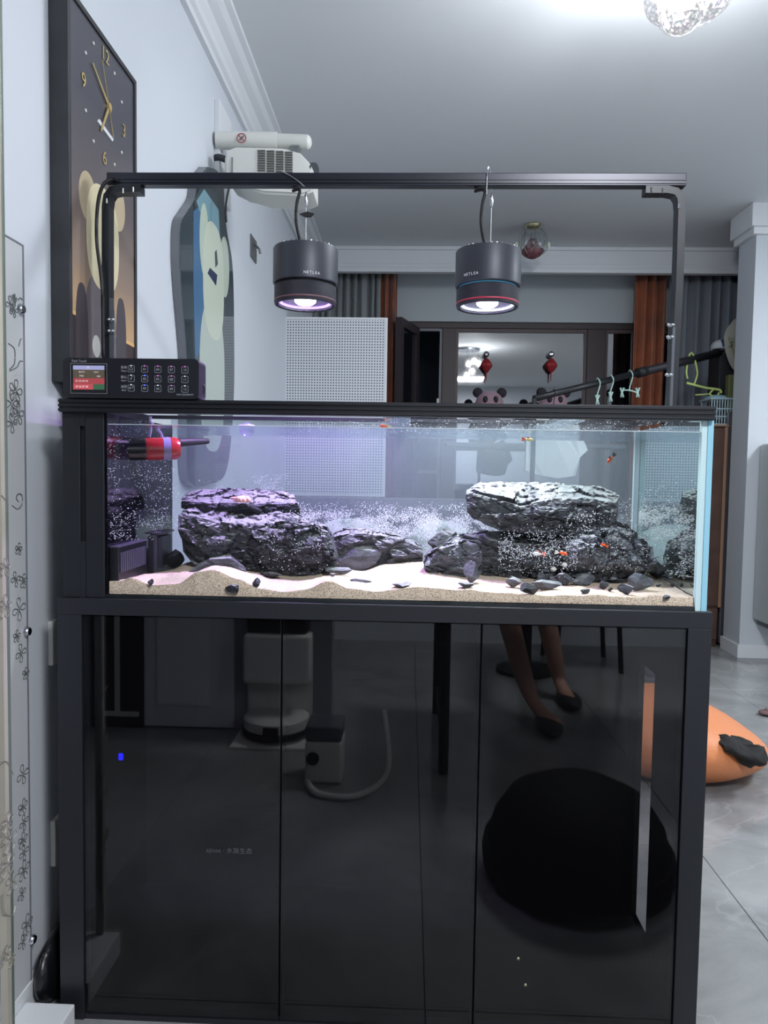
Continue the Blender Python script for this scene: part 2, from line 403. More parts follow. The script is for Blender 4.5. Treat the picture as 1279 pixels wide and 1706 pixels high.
# ------------------------------------------------------------------ sand
fr = [(200, 969), (219, 963), (254, 975), (291, 974), (335, 952), (354, 950), (397, 964), (432, 980), (472, 986), (504, 983), (550, 968), (580, 980), (615, 985), (705, 978), (770, 983), (840, 988), (900, 992), (993, 992), (1065, 996), (1086, 992), (1139, 996), (1165, 996)]
bk = [(200, 968), (250, 960), (290, 948), (330, 932), (380, 930), (430, 946), (480, 950), (545, 946), (600, 952), (650, 941), (700, 938), (770, 946), (850, 954), (950, 958), (1000, 960), (1090, 953), (1165, 948)]
FRZ = [(P(a, b, TF+.01).x, P(a, b, TF+.01).z) for a, b in fr]; BKZ = [(P(a, b, 1.60).x, P(a, b, 1.60).z) for a, b in bk]
def sandz(x, y):
    t = (y-(TF+.01))/(1.60-TF-.01); t = max(0, min(1.15, t)); t2 = min(1, t); t2 = t2*t2*(3-2*t2)
    return max(zc+.012, interp(FRZ, x)*(1-t2)+interp(BKZ, x)*t2+.0025*noise.noise(Vector((x*30, y*30, 3))))
bm = BM(); nx, ny = 240, 44; X0, X1, Y0, Y1 = xi+.006, gx-.002, TF+.008, TB-.002
V = [[bm.verts.new((X0+(X1-X0)*i/nx, Y0+(Y1-Y0)*j/ny, sandz(X0+(X1-X0)*i/nx, Y0+(Y1-Y0)*j/ny)+random.Random(i*99+j).uniform(-.0005, .0005))) for j in range(ny+1)] for i in range(nx+1)]
for i in range(nx):
    for j in range(ny): bm.faces.new((V[i][j], V[i+1][j], V[i+1][j+1], V[i][j+1]))
Bt = [[bm.verts.new((V[i][j].co.x, V[i][j].co.y, zc+.007)) for i in range(nx+1)] for j in (0, ny)]
for k, j in enumerate((0, ny)):
    for i in range(nx): bm.faces.new((Bt[k][i], Bt[k][i+1], V[i+1][j], V[i][j]))
def sand_sh():
    m = mat('beige_sand', (214, 196, 172), .95); nt = m.node_tree; b = nt.nodes['Principled BSDF']
    geo = N(nt, 'NewGeometry'); n = N(nt, 'TexNoise'); n.inputs['Scale'].default_value = 700; n.inputs['Detail'].default_value = 2
    nt.links.new(geo.outputs['Position'], n.inputs['Vector'])
    r = N(nt, 'ValToRGB'); e = r.color_ramp.elements
    e[0].position = .34; e[0].color = (*lin((140, 112, 100)), 1); e[1].position = .56; e[1].color = (*lin((226, 209, 186)), 1)
    nt.links.new(n.outputs['Fac'], r.inputs['Fac']); nt.links.new(r.outputs['Color'], b.inputs['Base Color'])
    bp = N(nt, 'Bump'); bp.inputs['Strength'].default_value = .5; bp.inputs['Distance'].default_value = .002
    nt.links.new(n.outputs['Fac'], bp.inputs['Height']); nt.links.new(bp.outputs[0], b.inputs['Normal']); return m
tag(obj('sand_bed', bm, sand_sh(), None, smooth='all'), 'wavy bed of fine beige sand covering the tank bottom', 'sand', kind='stuff')
def hit_sand(px, py):
    d = ray(px, py); lo = 1.34; 
    for k in range(400):
        y = 1.335+k*.001; p = EYE+d*(y/d.y)
        if p.z <= sandz(p.x, p.y): return p
    return p

# ------------------------------------------------------------------ rocks
def rock_mat(name, a, b2, bump=1.0, top_light=.55):
    m = mat(name, a, .55, spec=.5); nt = m.node_tree; b = nt.nodes['Principled BSDF']
    geo = N(nt, 'NewGeometry'); mp = N(nt, 'Mapping'); mp.inputs['Scale'].default_value = (1, 1, 2.2); mp.inputs['Rotation'].default_value = (.2, .35, 0)
    nt.links.new(geo.outputs['Position'], mp.inputs[0])
    n = N(nt, 'TexNoise'); n.inputs['Scale'].default_value = 38; n.inputs['Detail'].default_value = 9; n.inputs['Roughness'].default_value = .68; n.inputs['Distortion'].default_value = .7
    nt.links.new(mp.outputs[0], n.inputs['Vector'])
    r = N(nt, 'ValToRGB'); e = r.color_ramp.elements; e[0].position = .38; e[0].color = (*lin(b2), 1); e[1].position = .72; e[1].color = (*lin(a), 1)
    nt.links.new(n.outputs['Fac'], r.inputs['Fac'])
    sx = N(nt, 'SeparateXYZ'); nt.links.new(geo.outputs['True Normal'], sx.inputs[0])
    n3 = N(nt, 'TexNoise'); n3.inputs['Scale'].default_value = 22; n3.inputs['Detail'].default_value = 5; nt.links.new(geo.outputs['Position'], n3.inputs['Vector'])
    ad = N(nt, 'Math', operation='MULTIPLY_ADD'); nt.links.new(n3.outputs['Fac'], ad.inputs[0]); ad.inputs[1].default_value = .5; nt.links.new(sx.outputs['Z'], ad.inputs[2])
    mr_ = N(nt, 'MapRange'); mr_.inputs['From Min'].default_value = .92; mr_.inputs['From Max'].default_value = 1.2; mr_.inputs['To Max'].default_value = top_light; nt.links.new(ad.outputs[0], mr_.inputs['Value'])
    mx = N(nt, 'MixRGB'); nt.links.new(mr_.outputs[0], mx.inputs[0]); nt.links.new(r.outputs['Color'], mx.inputs[1]); mx.inputs[2].default_value = (*lin((196, 200, 198)), 1)  # upward faces paler: lamp light on the rock tops mixed into the colour
    nt.links.new(mx.outputs[0], b.inputs['Base Color'])
    v = N(nt, 'TexVoronoi'); v.feature = 'DISTANCE_TO_EDGE'; v.inputs['Scale'].default_value = 70; nt.links.new(mp.outputs[0], v.inputs['Vector'])
    hh = N(nt, 'Math', operation='MULTIPLY_ADD'); nt.links.new(v.outputs['Distance'], hh.inputs[0]); hh.inputs[1].default_value = .35; nt.links.new(n.outputs['Fac'], hh.inputs[2])
    bp = N(nt, 'Bump'); bp.inputs['Strength'].default_value = bump; bp.inputs['Distance'].default_value = .010
    nt.links.new(hh.outputs[0], bp.inputs['Height']); nt.links.new(bp.outputs['Normal'], b.inputs['Normal']); return m
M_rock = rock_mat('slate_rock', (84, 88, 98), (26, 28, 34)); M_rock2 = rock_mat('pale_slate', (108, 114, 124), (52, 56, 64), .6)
def resample(pts, n):
    pts = [Vector(p) for p in pts]; L = [0]
    for p, q in zip(pts, pts[1:]): L.append(L[-1]+max((q-p).length, 1e-6))
    out = []
    for k in range(n+1):
        s = L[-1]*k/n; i = 0
        while i < len(pts)-2 and L[i+1] < s: i += 1
        t = (s-L[i])/(L[i+1]-L[i]); out.append(pts[i].lerp(pts[i+1], min(1, t)))
    return out
def facet(p, seed, amp):
    """planar fracture faces: every cell of a slanted lattice shifts and tilts on its own"""
    off = Vector((0, 0, 0))
    for sc, k in ((12, 1.9), (27, 1.1), (62, .5)):
        q = Vector((p.x*sc+p.z*sc*.45+seed*3.7, p.y*sc*1.1, p.z*sc*1.7-p.x*sc*.35))
        d, pts = noise.voronoi(q)
        c = pts[0]; h = Vector(noise.cell_vector(c*7.3+Vector((seed, 1, 2))))-Vector((.5, .5, .5))
        g = Vector(noise.cell_vector(c*5.1+Vector((3, seed, 9))))-Vector((.5, .5, .5))
        a = h.x*1.2+(q-c).dot(g)*2.6-max(0, .08-(d[1]-d[0]))*2.5
        off += Vector((h.y*.5, -1, .32))*a*amp*k
    off += noise.noise_vector(p*160)*amp*.12
    return off
def ledge_rock(label, back, front, bot, Yb, Yf, seed, bulge=.012, m=None, amp=.007, n=44, fine=2):
    """a boulder from three traced edges: back of its top, front of its top, foot"""
    n = int(n*1.7)
    B = resample([P(x, y, Yb) for x, y in back], n); Fr = resample([P(x, y, Yf) for x, y in front], n); Bo = resample([P(x, y, Yf+.005) for x, y in bot], n)
    rows = []
    rows.append([Vector((b.x, b.y+.01, c.z)) for b, c in zip(B, Bo)])
    for k in range(1, 4): rows.append([Vector((b.x, b.y+.015*(1-(k/4)), c.z+(b.z-c.z)*k/4)) for b, c in zip(B, Bo)])
    for k in range(16): rows.append([b.lerp(f, k/16) for b, f in zip(B, Fr)])
    for k in range(31):
        t = k/30; rows.append([f.lerp(c, t)+Vector((0, -bulge*sin(pi*min(1, t*1.1))*(.5+.9*abs(noise.noise(Vector((f.x*16, seed, t*2))))), 0)) for f, c in zip(Fr, Bo)])
    bm = BM(); VV = []
    for r_i, row in enumerate(rows):
        vr = []
        for i, p in enumerate(row):
            off = facet(p, seed, amp)
            e = min(i, n-i)/5.0
            if e < 1: p = p.lerp(sum((r[i] for r in rows), Vector())/len(rows), (1-e)*.22)
            vr.append(bm.verts.new(p+off))
        VV.append(vr)
    for A, Bv in zip(VV, VV[1:]):
        for i in range(n): bm.faces.new((A[i], A[i+1], Bv[i+1], Bv[i]))
    bm.faces.new([v[0] for v in VV]); bm.faces.new([v[-1] for v in VV][::-1])
    bmesh.ops.triangulate(bm, faces=bm.faces[:])
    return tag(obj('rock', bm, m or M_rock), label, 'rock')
def stone(label, px0, py0, px1, py1, seed, flat=.8, tilt=0, m=None, Y=None, sub_=4, group=None, cuts=16):
    """a broken stone that fills a box of the picture, standing on the sand where its foot is"""
    if Y is None:
        h = hit_sand((px0+px1)/2, py1); Y = h.y
    a = P(px0, py1, Y); b = P(px1, py0, Y); c = (a+b)/2; hw = abs(b.x-a.x)/2; hh = abs(b.z-a.z)/2
    R = random.Random(seed); g = bmesh.new(); bmesh.ops.create_icosphere(g, subdivisions=sub_, radius=1)
    for k in range(cuts):
        nn = Vector((R.uniform(-1, 1), R.uniform(-1, 1), R.uniform(-1, 1))).normalized(); dist = R.uniform(.38, .74)
        for v in g.verts:
            d = v.co.dot(nn)
            if d > dist: v.co -= nn*(d-dist)
    for v in g.verts: v.co += noise.noise_vector(v.co*2.2+Vector((seed, 0, 0)))*.03+noise.noise_vector(v.co*7+Vector((seed, 0, 0)))*.018
    g.transform(Matrix.Rotation(tilt, 4, 'Y'))
    lo = [min(v.co[i] for v in g.verts) for i in range(3)]; hi = [max(v.co[i] for v in g.verts) for i in range(3)]
    for v in g.verts:
        q = [(v.co[i]-(lo[i]+hi[i])/2)/((hi[i]-lo[i])/2) for i in range(3)]
        v.co = Vector((c.x+q[0]*hw, c.y+q[1]*min(hw*flat, .07)+0, c.z+q[2]*hh))
    bm = BM(); merge(bm, g)
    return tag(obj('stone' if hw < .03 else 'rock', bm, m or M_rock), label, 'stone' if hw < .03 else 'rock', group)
# left pile
ledge_rock('large dark slate block at left with a stepped flat top', [(301, 842), (350, 836), (440, 838), (500, 842)], [(302, 856), (330, 862), (380, 872), (440, 876), (500, 868)], [(312, 940), (370, 950), (440, 952), (500, 945)], 1.63, 1.50, 1, .02)
ledge_rock('thin dark slate slab lying on top of the large left block', [(306, 824), (330, 815), (400, 813), (450, 815), (487, 819)], [(302, 834), (340, 836), (400, 840), (450, 838), (496, 840)], [(303, 850), (350, 856), (420, 860), (470, 858), (502, 852)], 1.655, 1.575, 2, .006, amp=.004)
ledge_rock('dark rounded rock leaning against the right of the left block', [(462, 880), (485, 868), (520, 867), (545, 876), (558, 900)], [(432, 900), (480, 878), (520, 876), (545, 886), (562, 925)], [(432, 950), (480, 957), (530, 957), (562, 945)], 1.56, 1.49, 3, .02)
ledge_rock('long low rock behind the lilac leaning slab', [(552, 886), (580, 878), (620, 880), (660, 890), (700, 902)], [(552, 893), (590, 890), (630, 892), (670, 900), (704, 912)], [(550, 935), (600, 940), (660, 940), (705, 938)], 1.66, 1.62, 4, .01, amp=.005)
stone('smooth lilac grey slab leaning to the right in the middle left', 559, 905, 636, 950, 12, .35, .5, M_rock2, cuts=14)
ledge_rock('flat dark slab half buried in the highest left dune', [(318, 948), (350, 928), (383, 923), (405, 940)], [(316, 952), (350, 932), (383, 930), (408, 945)], [(312, 960), (350, 962), (385, 962), (412, 962)], 1.50, 1.46, 5, .002, M_rock2, .0015, 20)
stone('dark stone behind the left block beside the overflow boxes', 272, 916, 306, 950, 15, .9, Y=1.62)
stone('flat dark stone at the foot of the overflow boxes', 236, 936, 290, 956, 16, .6, Y=1.60)
stone('small block at the foot of the left rock pile', 350, 940, 420, 958, 17, .5, Y=1.52)
# centre
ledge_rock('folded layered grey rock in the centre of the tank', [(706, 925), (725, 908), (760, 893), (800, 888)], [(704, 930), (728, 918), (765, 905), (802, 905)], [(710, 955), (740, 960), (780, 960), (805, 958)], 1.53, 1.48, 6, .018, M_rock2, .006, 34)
stone('angular dark stone on top of the layered centre rock', 711, 884, 752, 921, 21, .8, .4, Y=1.515, m=M_rock)
stone('small square stone balanced beside the angular one', 733, 881, 762, 902, 22, .7, -.3, Y=1.535)
stone('upright tapered stone right of the layered centre rock', 770, 934, 800, 972, 23, .8, .2, M_rock2)
stone('small flat dark stone in front of the upright tapered stone', 762, 970, 790, 980, 24, .8)
# right pile
ledge_rock('broad slate ledge bridging the right pile, bright flat top', [(778, 812), (800, 804), (870, 802), (940, 804), (1000, 811), (1032, 822)], [(776, 818), (815, 828), (868, 842), (925, 830), (975, 830), (1024, 836)], [(778, 862), (830, 884), (900, 892), (960, 890), (1028, 872)], 1.64, 1.49, 7, .016, amp=.005, n=60)
ledge_rock('wide dark slab under the broad ledge with sloping pale top', [(786, 886), (840, 883), (900, 885), (958, 888)], [(788, 892), (830, 908), (900, 908), (962, 892)], [(792, 955), (850, 962), (910, 962), (960, 958)], 1.60, 1.51, 8, .012, amp=.005)
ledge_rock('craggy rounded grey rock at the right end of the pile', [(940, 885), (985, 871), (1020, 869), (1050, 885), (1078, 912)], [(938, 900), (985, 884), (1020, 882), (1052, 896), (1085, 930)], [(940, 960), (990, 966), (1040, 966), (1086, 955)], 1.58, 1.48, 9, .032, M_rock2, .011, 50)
ledge_rock('dark support stone between the ledge and the sand', [(900, 890), (940, 888), (1000, 885)], [(898, 896), (940, 896), (1000, 894)], [(900, 960), (950, 962), (1000, 962)], 1.64, 1.60, 10, .01)
rs = [('pale flat faced stone at the foot of the craggy right rock', 1044, 954, 1088, 984, 31, .5, 0, M_rock2), ('dark angular stone tipped against the craggy right rock', 1077, 936, 1109, 964, 32, .7, .2, None),
      ('dark oval pebble below the craggy right rock', 1028, 972, 1054, 991, 33, .7, .3, None), ('rounded grey pebble at the left foot of the wide slab', 842, 961, 870, 979, 34, .8, 0, M_rock2),
      ('dark split stone on the sand below the wide slab', 866, 970, 900, 991, 35, .7, -.3, None), ('long thin grey stone lying right of the split stone', 884, 966, 936, 983, 36, .4, .25, M_rock2),
      ('narrow stone leaning behind the long thin stone', 893, 953, 915, 970, 37, .5, -.5, M_rock2), ('low grey stone behind the long thin stone', 905, 960, 950, 974, 38, .5, 0, None),
      ('grey wedge stone in front of the support stone', 925, 954, 956, 975, 39, .7, .1, M_rock), ('long pale stone before the craggy right rock', 950, 957, 992, 975, 40, .5, .1, M_rock2),
      ('small pointed stone left of the oval pebble', 998, 968, 1016, 982, 41, .6, -.4, None), ('tiny dark stone beside the small pointed stone', 1011, 978, 1021, 986, 42, .8, 0, None),
      ('flat oval pebble on the open sand at right', 966, 981, 983, 989, 43, .8, 0, None), ('tiny round pebble near the right back corner', 1092, 971, 1104, 978, 44, .8, 0, None),
      ('tiny dark chip near the right glass', 1116, 970, 1123, 978, 45, .8, 0, None), ('flat brown chip lowest near the right glass', 1105, 991, 1117, 998, 46, .8, 0, None),
      ('thin slate sliver in the middle of the sand', 582, 963, 620, 969, 47, .7, .03, None), ('flat grey disc on the sand left of centre rock', 651, 970, 686, 978, 48, .8, 0, M_rock2),
      ('black triangular chip low on the left dune', 375, 973, 398, 988, 49, .5, .4, M_rock), ('dark egg shaped pebble right of the left dune', 420, 962, 434, 979, 50, .8, .3, M_rock),
      ('small dark pebble near the black overflow box', 246, 964, 257, 976, 51, .8, 0, M_rock), ('flat stone beside the foot of the left rock pile', 432, 952, 470, 963, 52, .7, 0, None),
      ('small fragment left of the lilac leaning slab', 541, 946, 586, 957, 53, .6, .1, M_rock2), ('tiny sliver below the lilac slab', 548, 956, 558, 961, 54, .6, 0, None)]
for a in rs: stone(a[0], a[1], a[2], a[3], a[4], a[5], a[6], a[7], a[8])
for k, (px, py) in enumerate(((940, 941), (922, 948))):
    tag(obj('shell', ell(BM(), P(px, py, 1.47), (.006, .005, .005)), M_white, smooth='all'), ('round white shell resting among the stones below the ledge', 'second white shell left of the round one')[k], 'shell')

# ------------------------------------------------------------------ overflow boxes, red filter, ornament
M_ovf_lit = mat('overflow_plastic_lit', (74, 70, 88), .35)  # black plastic, lamp light on its top and side put into this colour
t = thing('overflow_box', 'black slotted overflow box against the left front glass', 'filter', (xi+.03, TF+.09, zc+.007))
zt_ = P(185, 912, TF+.02).z; x1 = P(200, 950, TF+.02).x
obj('body', box(xi+.005, x1, TF+.012, TF+.16, zc+.008, zt_, bev=.001), mat('overflow_front', (18, 18, 24), .4), t)
for k in range(14): obj('slat', box(x1-.0002, x1+.0025, TF+.02+k*.0095, TF+.0245+k*.0095, P(215, 945, TF+.1).z, zt_-.01, bev=.0004, seg=1), M_ovf_lit, t)
obj('lid', box(xi+.005, x1+.001, TF+.012, TF+.16, zt_, zt_+.003, bev=.001), M_ovf_lit, t)
a = P(237, 888, 1.60); b = P(279, 950, 1.60)
t = thing('filter_box', 'black rectangular filter box standing behind the slotted overflow', 'filter', ((a.x+b.x)/2, 1.62, b.z))
obj('body', box(a.x, b.x-.018, 1.58, 1.66, b.z-.01, a.z, bev=.002), M_ovf_lit, t); obj('lid', box(a.x-.002, b.x-.006, 1.575, 1.665, a.z, a.z+.004, bev=.001), M_ovf_lit, t)
obj('side_grille', box(b.x-.018, b.x-.008, 1.59, 1.65, b.z, a.z-.006, bev=.001), mat('grille_grey', (62, 58, 78), .4), t)
YR = 1.47
c0 = P(240, 748, YR); c1 = P(300, 747, YR+.03)
t = thing('skimmer', 'red translucent cylinder with black cap hanging at the upper left of the tank', 'filter', (c0+c1)/2)
M_red = mat('red_plastic', (176, 34, 44), .22, spec=.7)
dr = (c1-c0).normalized(); r0 = .0235
obj('red_tube', lathe(BM(), [(.001, 0), (r0*.93, 0), (r0, .004), (r0, (c1-c0).length-.01), (r0*.8, (c1-c0).length-.001), (.001, (c1-c0).length)], c0, 32, dr.to_track_quat('Z', 'Y').to_matrix().to_4x4()), M_red, t, True)
cyl_b = cyl(BM(), c0-dr*.042, c0+dr*.004, r0*.98, seg=32); obj('black_cap', cyl_b, mat('cap_black', (16, 18, 20), .18), t, True)
obj('label_band', cyl(BM(), c0.lerp(c1, .52), c0.lerp(c1, .72), r0*1.012, seg=32, cap=False), mat('silver_label', (150, 150, 190), .3), t, True)
obj('outlet_pipe', tube(BM(), [c1+Vector((-.004, 0, .012)), P(320, 736, YR+.06), P(346, 735, YR+.1)], [.009, .008, .006], 12), M_blackm, t, True)
obj('hanger_tube', tube(BM(), [P(248, 728, YR), P(251, 712, YR), P(250, 694, YR)], .004, 8), mat('clear_tube', (190, 190, 215), .15, alpha=.5), t, True)
obj('hanger_arm', tube(BM(), [P(251, 703, YR), P(268, 722, YR+.01), P(272, 735, YR+.01)], .003, 8), mat('clear_tube2', (190, 190, 215), .15, alpha=.5), t, True)
# floating glass bulb
c = P(411, 716, 1.48)
t = thing('glass_bulb', 'small clear glass bulb floating at the water surface', 'bulb', c)
M_clr = glass('clear_bulb', (.86, .86, .97), gloss=.10, haze=.10, haze_col=(.75, .7, 1))
obj('bulb', ell(BM(), c, .0155, 24, 16), M_clr, t, 'all'); obj('collar', lathe(BM(), [(.0155, 0), (.018, .002), (.0155, .004)], c+Vector((0, 0, .006))), mat('bulb_collar', (190, 180, 225), .2, alpha=.6), t)
# small plain cloud-like ornament on the ledge
oc = P(404, 834, 1.555)
t = thing('ornament', 'small pale pink lumpy ornament resting on the left slab', 'ornament', oc)
M_pink = mat('pale_pink_resin', (250, 196, 186), .5)
bm = BM(); R = random.Random(3)
for k in range(11):
    a = k*2*pi/11; ell(bm, oc+Vector((cos(a)*.0125, sin(a)*.009, .001+R.uniform(0, .003))), .0062, 12, 8)
ell(bm, oc+Vector((0, 0, .004)), (.014, .01, .007)); ell(bm, oc+Vector((-.018, 0, .005)), (.010, .004, .003), 12, 8)
obj('lumpy_base', bm, M_pink, t, 'all')

# ------------------------------------------------------------------ fish
M_fo = mat('fish_orange', (235, 92, 40), .35); M_fy = mat('fish_yellow', (222, 214, 150), .35); M_fk = mat('fish_black', (24, 20, 22), .3); M_fw = mat('fish_pale', (222, 228, 226), .35)
def fish(label, px, py, Y, L, yaw, pitch, mb, mt):
    t = thing('fish', label, 'fish', (0, 0, 0), 'small guppies in the tank')
    g = BM(); prof = [(0, 0), (.045, .06), (.10, .14), (.125, .28), (.11, .42), (.07, .56), (.045, .68), (0.0, .70)]
    rows = []
    for h, x in prof: rows.append([g.verts.new((x*L, h*.55*L*cos(a), h*L*sin(a)*1.15)) for a in [k*2*pi/12 for k in range(12)]])
    for A, B in zip(rows, rows[1:]):
        for k in range(12): g.faces.new((A[k], A[(k+1) % 12], B[(k+1) % 12], B[k]))
    bmesh.ops.remove_doubles(g, verts=g.verts[:], dist=1e-6)
    body = obj('body', g, mb, t, 'all')
    tail = obj('tail', prism(BM(), [Vector(v)*L for v in ((.64, -.01, 0), (.82, -.01, .15), (1.0, -.01, .17), (.96, -.01, 0), (1.0, -.01, -.15), (.82, -.01, -.12))], (0, .02*L, 0)), mt, t)
    obj('dorsal_fin', prism(BM(), [Vector(v)*L for v in ((.34, -.006, .10), (.42, -.006, .22), (.60, -.006, .20), (.56, -.006, .08))], (0, .012*L, 0)), mt, t)
    bm = BM()
    for s in (-1, 1): ell(bm, Vector((.075*L, s*.035*L, .02*L)), .016*L, 8, 6)
    obj('eye', bm, M_fk, t)
    t.location = P(px, py, Y); t.rotation_euler = (0, pitch, yaw)
fish('orange guppy touching the waterline above the pegboard', 632, 709, 1.45, .024, 0, .15, M_fo, M_fy)
fish('red tailed guppy with dark back near the surface, left of white shirt', 889, 733, 1.45, .024, pi-.1, -.05, M_fy, M_fo)
fish('orange and yellow guppy at the waterline on the right', 968, 719, 1.45, .021, .1, .1, M_fo, M_fy)
fish('orange guppy diving steeply above the right rocks', 1011, 772, 1.45, .026, .1, -.9, M_fo, M_fk)
fish('pale green guppy with orange tail before the dark slab', 886, 922, 1.42, .027, 0, .05, M_fw, M_fo)
fish('orange red guppy beside the pale green one', 946, 923, 1.43, .026, pi-.2, -.1, M_fo, M_fw)
fish('small red guppy against the craggy right rock', 1000, 906, 1.44, .018, .2, .35, M_fo, M_fo)

# ------------------------------------------------------------------ bubbles on the glass
def bubbles(name, label, zones, seed):
    R = random.Random(seed); vs_, fs = [], []
    for (x0, y0, x1, y1, n, Y, dist) in zones:
        for k in range(n):
            for tr in range(30):
                px = R.uniform(x0, x1); py = R.uniform(y0, y1)
                if dist == 'mid': ok = R.random() < math.exp(-((py-(y0+y1)/2)/((y1-y0)*.28))**2)
                elif dist == 'low': ok = R.random() < ((py-y0)/(y1-y0))**1.5
                else: ok = True
                nz = noise.noise(Vector((px/26, py/16, seed)))+.35*noise.noise(Vector((px/8, py/8, seed)))
                if ok and nz > R.uniform(-.55, .3): break
            if Y == 'side':
                yy = TF+.02+(1-(px-1070)/95)*(TB-TF-.03); c = Vector((gx-.0008, yy, P(px, py, yy).z))
            elif Y == 'left':
                yy = TF+.015+((px-175)/95)*(TB-TF-.03); c = Vector((xi+.0046, yy, P(px, py, yy).z))
            else: c = P(px, py, Y)
            r = R.choice((.0004, .0005, .0007, .001)); b = len(vs_)
            for d in ((r, 0, 0), (-r, 0, 0), (0, r, 0), (0, -r, 0), (0, 0, r), (0, 0, -r)): vs_.append((c.x+d[0], c.y+d[1], c.z+d[2]))
            for f in ((0, 2, 4), (2, 1, 4), (1, 3, 4), (3, 0, 4), (2, 0, 5), (1, 2, 5), (3, 1, 5), (0, 3, 5)): fs.append(tuple(b+q for q in f))
    me = bpy.data.meshes.new(name); me.from_pydata(vs_, [], fs); me.materials.append(M_bub)
    for p in me.polygons: p.use_smooth = True
    o = bpy.data.objects.new(name, me); C.objects.link(o); o['label'] = label; o['category'] = 'bubbles'; o['kind'] = 'stuff'
M_bub = mat('air_bubble', (240, 246, 250), .25, spec=1)
bubbles('back_glass_bubbles', 'cloud of tiny air bubbles clinging to the back glass', [
    (470, 836, 850, 915, 21000, TB-.003, 'mid'), (560, 880, 860, 945, 3000, TB-.003, ''), (420, 790, 485, 822, 330, TB-.003, ''), (330, 800, 420, 820, 80, TB-.003, ''), (1020, 830, 1068, 900, 350, TB-.003, '')], 4)
bubbles('side_glass_bubbles', 'bubbles streaking the right glass pane and overflow wall', [
    (1072, 790, 1164, 900, 1400, 'side', 'low'), (1100, 880, 1164, 965, 1100, 'side', ''), (1072, 838, 1160, 880, 1500, 'side', 'mid'),
    (175, 700, 268, 800, 350, 'left', ''), (175, 800, 268, 900, 600, 'left', 'low')], 5)
bubbles('front_bubbles', 'fine specks of bubbles on the front glass before the rocks', [
    (830, 868, 962, 965, 1300, TF+.0075, 'mid'), (940, 850, 1080, 955, 450, TF+.0075, ''), (480, 700, 1160, 722, 800, 1.40, ''), (220, 780, 300, 880, 350, TF+.0075, ''), (176, 720, 200, 900, 160, TF+.0075, ''),
    (430, 850, 560, 950, 300, TF+.0075, ''), (960, 855, 1010, 885, 150, TF+.0075, '')], 6)

# ================================================================== CABINET
cxl, cxr = -.660, .557; CF = TF-.004; CB = 1.76
cb = thing('cabinet', 'black aluminium aquarium cabinet with three tall glossy glass doors', 'cabinet', ((cxl+cxr)/2, 1.53, 0))
def tint(nt):
    t_ = N(nt, 'BsdfTransparent'); t_.inputs[0].default_value = (.72, .72, .74, 1)
    g = N(nt, 'BsdfGlossy', Roughness=.006); d = N(nt, 'BsdfDiffuse'); d.inputs[0].default_value = (.010, .010, .012, 1)
    return mixsh(nt, .062, mixsh(nt, .15, t_.outputs[0], d.outputs[0]), g.outputs[0])
M_door = shader_mat('tinted_black_glass', tint)
M_cab = mat('cabinet_black', (31, 33, 39), .42)
zr = P(640, 1035, CF).z
obj('top_panel', box(cxl, cxr, CF+.03, CB, zc-.03, zc, bev=.001), M_cab, cb); obj('top_rail', box(cxl, cxr, CF-.004, CF+.03, zr, zc, bev=.0015), M_cab, cb)
s0 = P(137, 1100, CF).x; s3 = P(1143, 1100, CF).x
obj('stile', box(cxl, s0, CF-.003, CF+.03, .0, zr, bev=.0012), M_cab, cb); obj('stile', box(s3, cxr, CF-.003, CF+.03, .0, zr, bev=.0012), M_cab, cb)
obj('base_rail', box(s0, s3, CF, CF+.03, 0, .010, bev=.001), M_cab, cb)
M_in = mat('cabinet_inner', (9, 9, 10), .9, spec=.1)
obj('back_panel', box(cxl, cxr, CB-.008, CB, 0, zc-.03), M_in, cb); obj('floor_panel', box(cxl, cxr, CF+.03, CB-.008, .0, .03), M_in, cb)
obj('side_panel', box(cxl, cxl+.012, CF+.03, CB-.008, .03, zc-.03), M_in, cb)
# right side panel with a tall service opening
xs = cxr-.012; q0 = PX(1088, 1200, xs).y; q1 = PX(1062, 1200, xs).y
zhi = PX(1075, 1110, xs).z; zlo = PX(1075, 1580, xs).z
bm = box(xs, cxr, CF+.03, q0, .03, zc-.03); bx(bm, xs, cxr, q1, CB-.008, .03, zc-.03); bx(bm, xs, cxr, q0, q1, .03, zlo); bx(bm, xs, cxr, q0, q1, zhi, zc-.03)
obj('side_panel', bm, M_in, cb, label='right side panel with a tall narrow opening')
d1 = P(468, 1200, CF).x; d2 = P(799, 1200, CF).x
for k, (a, b) in enumerate(((s0, d1), (d1, d2), (d2, s3))):
    d_ = obj('door', box(a+.0015, b-.0015, CF+.002, CF+.007, .012, zr-.002, bev=.0006, seg=1), M_door, cb)
    if k == 0:
        txt = text('ajiose · 水族生态', P(343, 1417, CF).xyz, .0125, mat('faint_grey_print', (92, 92, 98), .5), cb, ext=.0001); txt.location.y = CF+.0015
for x in (d1, d2): obj('door_divider', box(x-.006, x+.006, CF+.012, CF+.03, .012, zr, bev=.001), M_in, cb)
obj('indicator_light', box(P(193, 1270, CF).x, P(200, 1270, CF).x, CF+.012, CF+.016, P(195, 1271, CF).z, P(195, 1260, CF).z, bev=.0015), mat('blue_led', (20, 20, 255), .4, emit=(20, 20, 255), es=6), cb, label='tiny blue light inside the left door')
for px, py in ((863, 1597), (875, 1641)):
    obj('screw', ell(BM(), P(px, py, CF), (.003, .002, .003), 12, 8), mat('brass_screw', (200, 190, 160), .3, metal=1), cb)

